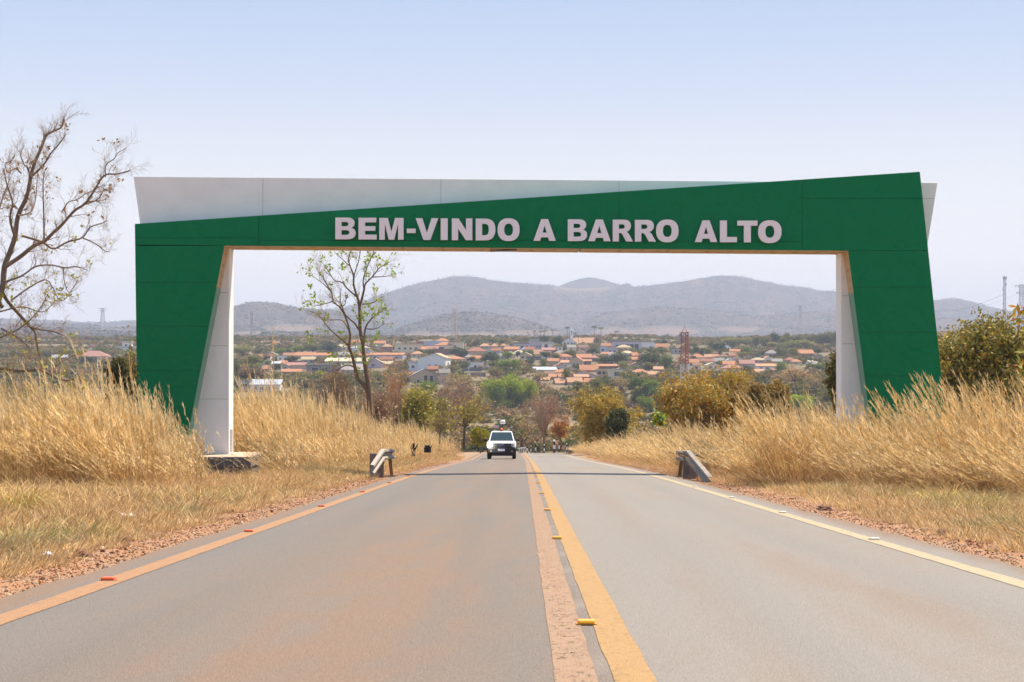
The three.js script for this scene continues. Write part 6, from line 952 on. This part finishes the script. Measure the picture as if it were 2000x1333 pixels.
const T = [
  // beside the left leg
  [474, 698, 672, 46, 'wide', 'pale', 'broad pale green tree right of the left leg'], [493, 718, 691, 34, 'bushy', 'olive', 'dark olive tree above the maroon crowned one'], [490, 747, 717, 60, 'bushy', 'maroon', 'large maroon brown crowned tree above the long low shed'], [462, 742, 700, 16, 'tall', 'olive', 'narrow olive tree touching the left leg'],
  [537, 727, 709, 26, 'round', 'deep', 'round dark green tree right of the maroon one'], [570, 711, 694, 25, 'round', 'dark', 'round dark tree in front of the white house with blue doors'], [579, 706, 692, 12, 'loose', 'yellow', 'yellow tree touching the round dark one'], [520, 708, 688, 18, 'loose', 'dark', 'dark ragged tree left of the tall white house'], [524, 716, 704, 14, 'round', 'mid', 'small green tree left of the pale blue house'], [508, 715, 701, 14, 'tall', 'mid', 'small green tree right of the olive one'],
  [547, 694, 679, 22, 'round', 'mango', 'first rounded light green tree behind the orange roof'], [563, 693, 680, 18, 'round', 'mid', 'second rounded green tree behind the orange roof'], [576, 691, 676, 20, 'round', 'mango', 'third rounded green tree behind the orange roof'], [590, 690, 674, 22, 'wide', 'mango', 'fourth rounded green tree behind the long orange roof'], [611, 691, 668, 36, 'wide', 'olive', 'wide olive tree above the grey walled house'], [644, 694, 664, 46, 'bushy', 'dark', 'large dark tree left of the slender forked tree'], [600, 676, 668, 12, 'round', 'grey', 'dark rounded crown at the far edge of the fields'], [505, 686, 668, 26, 'loose', 'grey', 'grey green tree in the smoke'], [540, 744, 722, 36, 'loose', 'olive', 'ragged olive bush right of the maroon tree'], [600, 745, 722, 40, 'loose', 'brown', 'brown thicket below the dull pink roof'], [640, 752, 728, 50, 'loose', 'brown', 'brown thicket below the dark open shed'], [505, 722, 708, 10, 'loose', 'lime', 'lime green sapling left of the round dark green tree'],
  // middle left
  [832, 697, 684, 24, 'bushy', 'deep', 'dark trees left of the long brown wall'], [893, 699, 677, 40, 'bushy', 'dark', 'dark green mango tree in front of the long brown wall'], [848, 692, 676, 16, 'loose', 'rust', 'brown tree at the left end of the long brown wall'], [922, 708, 696, 13, 'round', 'dark', 'small dark tree under the brick red hip roof'], [933, 708, 700, 14, 'loose', 'mango', 'light bush right of the small dark tree'], [956, 716, 686, 33, 'bushy', 'deep', 'dense dark tree right of the plain white block'], [884, 727, 711, 40, 'loose', 'olive', 'olive bushes in front of the cream veranda house'], [862, 725, 712, 16, 'loose', 'brown', 'brown bush left of the olive ones'], [938, 722, 711, 16, 'loose', 'brown', 'brown bush under the plain white block'], [829, 722, 711, 12, 'loose', 'rust', 'small rusty tree in front of the white gable'], [842, 720, 706, 10, 'loose', 'dark', 'small dark tree in front of the white gable'], [838, 772, 742, 42, 'bushy', 'mango', 'bright green thicket below the big tan gabled house'], [815, 780, 752, 34, 'loose', 'yellow', 'yellow green tree below the red brown roof'], [902, 776, 724, 80, 'loose', 'brown', 'brown twiggy crown behind the large pale leafless tree'], [936, 700, 690, 16, 'loose', 'rust', 'rusty bush before the tan house'],
  [917, 672, 658, 18, 'loose', 'grey', 'grey green tree right of the pale lattice mast'], [930, 680, 663, 18, 'tall', 'dark', 'dark tree right of the beige flat roof'], [962, 673, 658, 28, 'round', 'olive', 'rounded olive tree on the skyline left of the mauve building'], [980, 675, 661, 24, 'wide', 'olive', 'wide olive tree on the skyline'], [998, 678, 666, 20, 'loose', 'olive', 'loose olive tree left of the mauve building'], [946, 676, 664, 16, 'loose', 'grey', 'grey green tree among pale orange roofs'],
  [990, 724, 700, 50, 'wide', 'mango', 'bright green mango tree above the bamboo'], [966, 712, 690, 24, 'bushy', 'mid', 'mid green tree between the dense dark tree and the mango'], [992, 703, 685, 22, 'round', 'mango', 'lighter green tree above the mango tree'], [1011, 700, 684, 12, 'tall', 'deep', 'dark narrow tree below the dark red house'], [1031, 699, 683, 24, 'bushy', 'mid', 'rounded tree below the white gable'], [1022, 702, 690, 12, 'bushy', 'deep', 'dark tree with a white wall behind it'], [1018, 716, 701, 16, 'wide', 'olive', 'olive tree right of the bright mango tree'], [1036, 717, 700, 20, 'round', 'dark', 'round dark olive tree below the blue grey wall'], [1061, 720, 698, 19, 'tall', 'olive', 'tall light crowned tree above the pale blue shed'], [1067, 702, 685, 26, 'wide', 'dark', 'broad dark tree below the brown house'], [1085, 704, 688, 18, 'wide', 'olive', 'olive tree left of the narrow white tower block'], [1094, 722, 712, 17, 'wide', 'deep', 'dark flat crowned tree above the small white house'], [1127, 724, 712.5, 19, 'round', 'dark', 'round dark tree among the orange roofs'], [1106, 749, 717, 20, 'tall', 'olive', 'tall leafy tree right of the small white house'], [1112, 700, 683, 30, 'wide', 'olive', 'broad olive tree below the church'], [1120, 698, 690, 14, 'loose', 'lime', 'lime green shrub below the church'], [1085, 741, 730, 18, 'loose', 'lime', 'light green bush left of the small white house'],
  [1062, 676, 655, 24, 'bushy', 'deep', 'dark trees behind the mauve building'], [1090, 677, 655, 26, 'bushy', 'dark', 'dark tree left of the church'], [1027, 668, 657.5, 22, 'wide', 'olive', 'flat olive tree behind the grey roof room'], [1123, 680, 670, 12, 'round', 'mid', 'small green tree before the church door'], [1166, 675, 660, 14, 'round', 'olive', 'green tree at the right end of the church hall'], [1157, 695, 678, 18, 'round', 'dark', 'round dark tree below the church hall'],
  [1002, 739, 722, 30, 'loose', 'olive', 'olive thicket directly above the bamboo'], [1052, 750, 722, 50, 'loose', 'brown', 'pale brown thicket right of the bamboo'], [965, 735, 714, 34, 'loose', 'olive', 'olive shrubs left above the bamboo'],
  // bamboo and valley bottom
  [966, 796, 732, 52, 'puff', 'bamboo', 'left clump of the yellow green bamboo', { name: 'bamboo', cat: 'bamboo', lift: 0 }], [1000, 794, 727, 56, 'puff', 'bamboo', 'middle clump of the yellow green bamboo', { name: 'bamboo', cat: 'bamboo', lift: 0 }], [1032, 790, 734, 44, 'puff', 'bamboo', 'right clump of the yellow green bamboo', { name: 'bamboo', cat: 'bamboo', lift: 0 }], [971, 800, 746, 34, 'round', 'mid', 'round dark tree in front of the left bamboo clump', { lift: 0 }], [997, 800, 752, 26, 'tall', 'dark', 'dark tree in front of the middle bamboo clump', { lift: 0 }], [1014, 799, 765, 22, 'tall', 'deep', 'very dark narrow tree right below the bamboo', { lift: 0 }], [945, 802, 772, 50, 'loose', 'olive', 'olive scrub at the foot of the bamboo', { lift: 0 }], [985, 801, 778, 40, 'loose', 'mango', 'green scrub below the bamboo', { lift: 0 }],
  // middle right
  [1209, 716, 686, 44, 'bushy', 'dark', 'large dark tree below the beige hip roofed house'], [1182, 715, 695, 28, 'bushy', 'deep', 'dark tree left of the large dark one'], [1218, 728, 702, 24, 'tall', 'pale', 'pale green tree right of the large dark ones'], [1227, 734, 722, 14, 'round', 'grey', 'grey green bush right of the cream two storey house'], [1237, 690, 679, 13, 'round', 'mango', 'small light tree below the long white building'], [1252, 692, 682, 11, 'round', 'mid', 'small round tree below the blank white block'], [1272, 720, 684, 56, 'bushy', 'dark', 'very large dark tree left of the red lattice mast'], [1267, 727, 706, 28, 'round', 'olive', 'olive tree in front of the very large dark one'], [1301, 722, 690, 30, 'bushy', 'mid', 'green tree touching the red lattice mast'], [1242, 725, 712, 22, 'loose', 'mango', 'bright green bushes above the orange hip roof'], [1298, 675, 663, 13, 'round', 'deep', 'small dark tree on the skyline left of the red mast'], [1293, 694, 680, 16, 'round', 'mid', 'rounded tree below the skyline tree'],
  [1165, 772, 736, 34, 'bushy', 'olive', 'first olive tree of the row below the orange roofs', { lift: .05 }], [1190, 768, 740, 26, 'round', 'dark', 'dark rounded tree in the row below the cream house', { lift: .05 }], [1212, 770, 733, 50, 'loose', 'brown', 'brown green tree in the row below the cream house', { lift: .05 }], [1245, 768, 734, 34, 'bushy', 'mid', 'green tree in the row below the orange hip roof', { lift: .05 }], [1272, 772, 737, 34, 'bushy', 'mango', 'light green tree right in that same row', { lift: .05 }], [1260, 790, 748, 24, 'tall', 'deep', 'very dark tree below the row of green ones', { lift: .05 }], [1245, 800, 755, 26, 'bushy', 'dark', 'dark tree left above the amber tree', { lift: 0 }], [1283, 800, 752, 36, 'bushy', 'mid', 'green tree left behind the amber tree', { lift: 0 }], [1262, 806, 770, 40, 'wide', 'mango', 'broad light green tree at the valley edge right', { lift: 0 }], [1300, 790, 725, 36, 'loose', 'olive', 'loose olive tree at the foot of the red mast', { lift: 0 }], [1130, 775, 742, 30, 'bushy', 'dark', 'dark tree right behind the reddish bare tree', { lift: 0 }], [1148, 778, 745, 22, 'tall', 'grey', 'grey green tree left behind the golden tree', { lift: 0 }],
  // right
  [1355, 683, 668, 20, 'round', 'olive', 'brownish green tree right of the red mast top'], [1350, 694, 681, 12, 'round', 'mid', 'first round tree right of the red mast'], [1359, 694, 677, 14, 'round', 'dark', 'second round tree right of the red mast'], [1371, 695, 680, 12, 'tall', 'dark', 'third round tree right of the red mast'], [1382, 696, 679, 16, 'bushy', 'mid', 'fourth round tree right of the red mast'], [1402, 694, 667, 34, 'bushy', 'deep', 'big dark round tree left of the white belfry'], [1389, 684, 665, 10, 'tall', 'dark', 'dark narrow tree left of the big dark round one'], [1406, 695, 681, 14, 'round', 'mid', 'small round tree in front of the big dark one'], [1353, 706, 695, 14, 'round', 'deep', 'dark tree below the orange hip roof on the right'], [1384, 710, 700, 11, 'round', 'dark', 'small dark tree left of the street lamp'], [1408, 716, 703, 13, 'round', 'mid', 'small round tree right of the street lamp'],
  [1425, 676, 658, 34, 'wide', 'pale', 'pale crowned tree behind the white belfry'], [1432, 684, 664, 14, 'tall', 'dark', 'dark pointed tree right of the white belfry'], [1455, 706, 686, 36, 'bushy', 'olive', 'olive tree above the pink roofs'], [1480, 705, 682, 30, 'loose', 'dark', 'dark palms and trees above the long white wall'], [1460, 692, 676, 18, 'round', 'mango', 'light green tree above the olive one'], [1510, 706, 692, 26, 'bushy', 'deep', 'dark tree below the grey roofed house'], [1528, 706, 668, 34, 'tall', 'grey', 'tall grey green tree right of the grey roofed house'], [1550, 705, 676, 26, 'tall', 'olive', 'tall olive tree left of the orange roofed house'], [1545, 686, 664, 44, 'wide', 'pale', 'broad pale green tree below the far wood'], [1575, 686, 662, 40, 'wide', 'pale', 'second broad pale green tree below the far wood'], [1512, 682, 667, 34, 'wide', 'pale', 'third broad pale green tree left below the far wood'], [1597, 694, 679, 22, 'bushy', 'dark', 'dark tree right of the orange roofed house'], [1568, 706, 697, 18, 'loose', 'rust', 'rusty bush before the orange roofed house'],
  [1458, 735, 712, 24, 'wide', 'deep', 'dark tree below the pink roofs'], [1460, 745, 718, 36, 'loose', 'olive', 'olive tree below the dark one'], [1455, 750, 726, 12, 'tall', 'deep', 'very dark upright shrub above the violet blossom'], [1500, 740, 719, 24, 'round', 'grey', 'grey green tree below the long white wall'], [1525, 732, 705, 26, 'bushy', 'mango', 'light green tree right of the long white wall'], [1598, 724, 710, 34, 'bushy', 'mid', 'green shrubs below the sand heap'], [1480, 760, 734, 16, 'tall', 'dark', 'dark upright shrub right of the violet blossom'], [1553, 760, 706, 64, 'loose', 'rust', 'large leafless brown tree right of the amber bush'], [1520, 775, 738, 50, 'loose', 'brown', 'brown tree in front of the large leafless one'], [1595, 775, 718, 60, 'loose', 'brown', 'brown tree beside the right leg'], [1612, 800, 745, 40, 'loose', 'olive', 'olive tree beside the right leg'], [1560, 810, 768, 60, 'bushy', 'lime', 'bright green bushes behind the tall grass clump', { lift: 0 }], [1620, 795, 758, 26, 'bushy', 'dark', 'dark bush against the right leg', { lift: 0 }], [1450, 765, 742, 24, 'loose', 'violet', 'violet blossoming shrub above the amber tree'], [1477, 770, 742, 14, 'loose', 'violet', 'second violet blossoming shrub above the amber tree'], [1490, 775, 748, 22, 'loose', 'violet', 'third violet blossoming shrub at the amber bush'], [1430, 760, 728, 40, 'loose', 'brown', 'brown thicket behind the amber tree top'],
  // beyond the left leg
  [143, 694, 683, 40, 'wide', 'mango', 'light green tree above the wide rose roof'], [195, 697, 678, 24, 'round', 'mid', 'green tree right of the wide rose roof'], [168, 715, 695, 46, 'bushy', 'deep', 'dark trees in front of the wide rose roof'], [222, 732, 698, 44, 'bushy', 'maroon', 'dark maroon tree left of the left leg'], [255, 712, 682, 30, 'bushy', 'olive', 'olive tree against the left leg'], [120, 735, 703, 40, 'loose', 'brown', 'brown trees behind the bare branches'], [60, 730, 700, 60, 'loose', 'grey', 'grey brown trees at the far left edge'], [183, 682, 672, 14, 'loose', 'violet', 'violet blossoming tree far left of the gateway'], [207, 682, 672, 12, 'loose', 'violet', 'second violet blossoming tree far left of the gateway'], [90, 700, 680, 50, 'wide', 'grey', 'hazy trees behind the big bare tree'], [30, 705, 680, 50, 'wide', 'grey', 'hazy trees at the very left edge'], [240, 694, 684, 20, 'loose', 'maroon', 'brown tree in front of the low white hall'], [536, 675, 668, 10, 'round', 'orange', 'small orange blossoming tree above the smoke'],
  // right of the right leg, mostly behind the olive bush
  [1850, 690, 640, 60, 'loose', 'brown', 'brown tree behind the olive bush at the right'],
];
for (const q of T) townTree(...q);
{ // the wood on the rise at the right: trees of one mass that can still be told apart at its edge
  const N = [[1440, 662, 22, 'olive'], [1460, 657, 26, 'pale'], [1478, 656, 24, 'grey'], [1495, 655, 20, 'olive'], [1514, 646.5, 18, 'dark'], [1530, 655, 20, 'olive'], [1538, 647, 16, 'pale'], [1552, 656, 24, 'dark'], [1570, 654, 22, 'grey'], [1588, 650, 24, 'olive'], [1605, 648, 26, 'grey'], [1622, 644, 26, 'olive'], [1640, 645, 26, 'dark']];
  const where = ['leftmost tree of the far wood on the right rise', 'second tree from the left in the far wood', 'third tree from the left in the far wood', 'fourth tree from the left in the far wood', 'flat topped dark tree standing above the far wood', 'olive tree right of the flat topped one in the far wood', 'pointed pale tree in the far wood', 'dark tree right of the pointed pale one', 'grey green tree in the middle of the far wood', 'olive tree in the right part of the far wood', 'grey green tree near the right end of the far wood', 'tall olive tree near the right leg in the far wood', 'dark tree of the far wood touching the right leg'];
  N.forEach(([px, top, w, c], i) => townTree(px, 679, top, w, i === 4 ? 'wide' : 'bushy', c, where[i], { group: 'far wood on the right rise', lift: 0 }));
}
{ // palms
  const fr = new MB(true), r = rng(700), trunkG = new THREE.CylinderGeometry(.018, .028, 1.05, 7).translate(0, .475, 0);
  for (let i = 0; i < 22; i++) { const a = i * 2.4, up = .55 - .9 * (i / 22) + .2 * r(); let q = V(0, .97, 0), t = V(Math.cos(a), up + .5, Math.sin(a)).normalize(); const side = V(-Math.sin(a), 0, Math.cos(a)); for (let j = 0; j < 5; j++) { const n = q.clone().addScaledVector(t, .058), w0 = .052 * (1 - j / 6), w1 = .052 * (1 - (j + 1) / 6), k = [.9 + .3 * r(), .9 + .3 * r(), .9]; for (const s of [1, -1]) fr.quad(q, q.clone().addScaledVector(side, s * w0).add(V(0, -w0 * .8, 0)), n.clone().addScaledVector(side, s * w1).add(V(0, -w1 * .8, 0)), n, k); t.add(V(0, -.30, 0)).normalize(); q = n; } }
  const fg = fr.geo(), where = [[456, 672, 655, 'palm touching the left leg, the upper one'], [469, 676, 662, 'small palm second from the left leg'], [481, 676, 659, 'palm third from the left leg'], [490, 676, 658, 'palm in front of the thin grey mast'], [499, 674, 656, 'palm just right of the thin grey mast'], [514, 672, 650, 'left one of the tall pair of palms'], [519, 672, 651, 'right one of the tall pair of palms'], [550, 680, 655, 'tall palm right of the two cypresses'], [555, 680, 660, 'palm leaning on the tall one right of the cypresses'], [564, 676, 660, 'palm at the middle of the left palm row'], [571, 676, 660, 'palm right of the middle of the left palm row'], [576, 678, 665, 'short palm near the right end of the left row'], [582, 678, 663, 'last palm at the right end of the left row'], [1044, 669, 647, 'lone thin palm behind the mauve building'], [1056, 674, 648, 'bushy palm behind the mauve building'], [1063, 672, 647, 'narrow palm behind the mauve building'], [1080, 671, 645, 'palm between the mauve building and the church'], [1108, 672, 640, 'tall palm left of the church tower'], [1123, 674, 651, 'small palm right of the church tower'], [1161, 676, 639, 'tallest palm right of the church hall'], [1174, 674, 641, 'second tall palm right of the church hall'], [1203, 668, 648, 'left one of the palm pair above the dark stair block'], [1207, 668, 648, 'right one of the palm pair above the dark stair block'], [1218, 670, 655, 'short palm above the long white building'], [860, 716, 699, 'palm in front of the big white gable'], [1484, 704, 677, 'tall palm above the long white wall'], [1473, 705, 684, 'shorter palm left of the tall one on the right'], [1520, 706, 680, 'palm among the grey green trees on the right']];
  const pt = barkGrey; let proto = null;
  for (const [px, b, top, label] of where) { const h = hit(px, b), H = (b - top) * h.d / F; let t; if (!proto) { t = proto = thing('palm', label, 'palm', V(0, 0, 0), 0, 'royal palms of the town'); part('trunk', trunkG, pt, t); part('crown', fg, phys(col(.07, .10, .05), .7, { vertexColors: true, transmission: .25, thickness: 0 }), t); } else { t = proto.clone(); t.name = numbered('palm'); tag(t, label, 'palm', 'royal palms of the town'); scene.add(t); } t.position.set(h.x, h.y, -h.d); t.rotation.y = px; t.scale.set(Math.min(H * .85, 10), H, Math.min(H * .85, 10)); }
  for (const [px, label] of [[542.5, 'left cypress above the rounded green trees'], [545.8, 'right cypress above the rounded green trees']]) { const h = hit(px, 681), H = 14 * h.d / F, t = thing('cypress', label, 'cypress', V(h.x, h.y, -h.d), 0, 'two cypresses'); const c = part('crown', shapes.tall[0], greenM('deep'), t); c.scale.set(H * .16, H, H * .16); const tr = part('trunk', trunks[0], barkDark, t); tr.scale.set(H * .1, H * .8, H * .1); }
}
{ // undergrowth of the valley and the gardens, uncountable
  const g = crownGeo(777, 9, 150, .17, .8, -.6), N = 26000, c = new THREE.Color(), r = rng(78), M = new THREE.Matrix4(), Q = new THREE.Quaternion(), L = [];
  for (let t = 0; t < 160000 && L.length < N; t++) {
    const d = 330 + 1500 * Math.pow(r(), 1.5), px = -60 + 2120 * r(), x = (px - 1000) / F * d, y = G(x, d), py = HORIZON - (y - EYE) / d * F, f = fbm(x * .012 + 50, d * .012, 3);
    const field = (px > 905 && px < 1060 && py > 800) || (py > 806); if (field && r() < .94) continue;
    if (d > 600 && (f < .1 ? r() < .85 : r() < .5)) continue; if (d > 520 && footprints.some(([a, b, w, lo, hi]) => Math.abs(px - a) < w && d < b + 6 && d > b - 60 && py > hi - 2)) continue; if (d < 380 && r() < .5) continue;
    L.push([x, y, d, r()]);
  }
  const im = new THREE.InstancedMesh(g, phys(0xffffff, .85, { vertexColors: true, transmission: .25, thickness: 0, specularIntensity: .3 }), L.length);
  L.forEach(([x, y, d, q], i) => { const s = 1.2 + 3.0 * ((q * 17.3) % 1) ** 1.5; M.compose(V(x, y - .2, -d), Q.setFromAxisAngle(V(0, 1, 0), q * 40), V(s * 1.4, s, s * 1.4)); im.setMatrixAt(i, M); const k = [[.13, .15, .035], [.18, .17, .045], [.27, .185, .095], [.34, .23, .12], [.09, .115, .03], [.24, .20, .06]][Math.floor(q * 97) % 6]; im.setColorAt(i, c.setRGB(...k)); });
  stuff(im, 'undergrowth', 'low bushes in the valley and among the houses');
}
renderer.render(scene, camera);
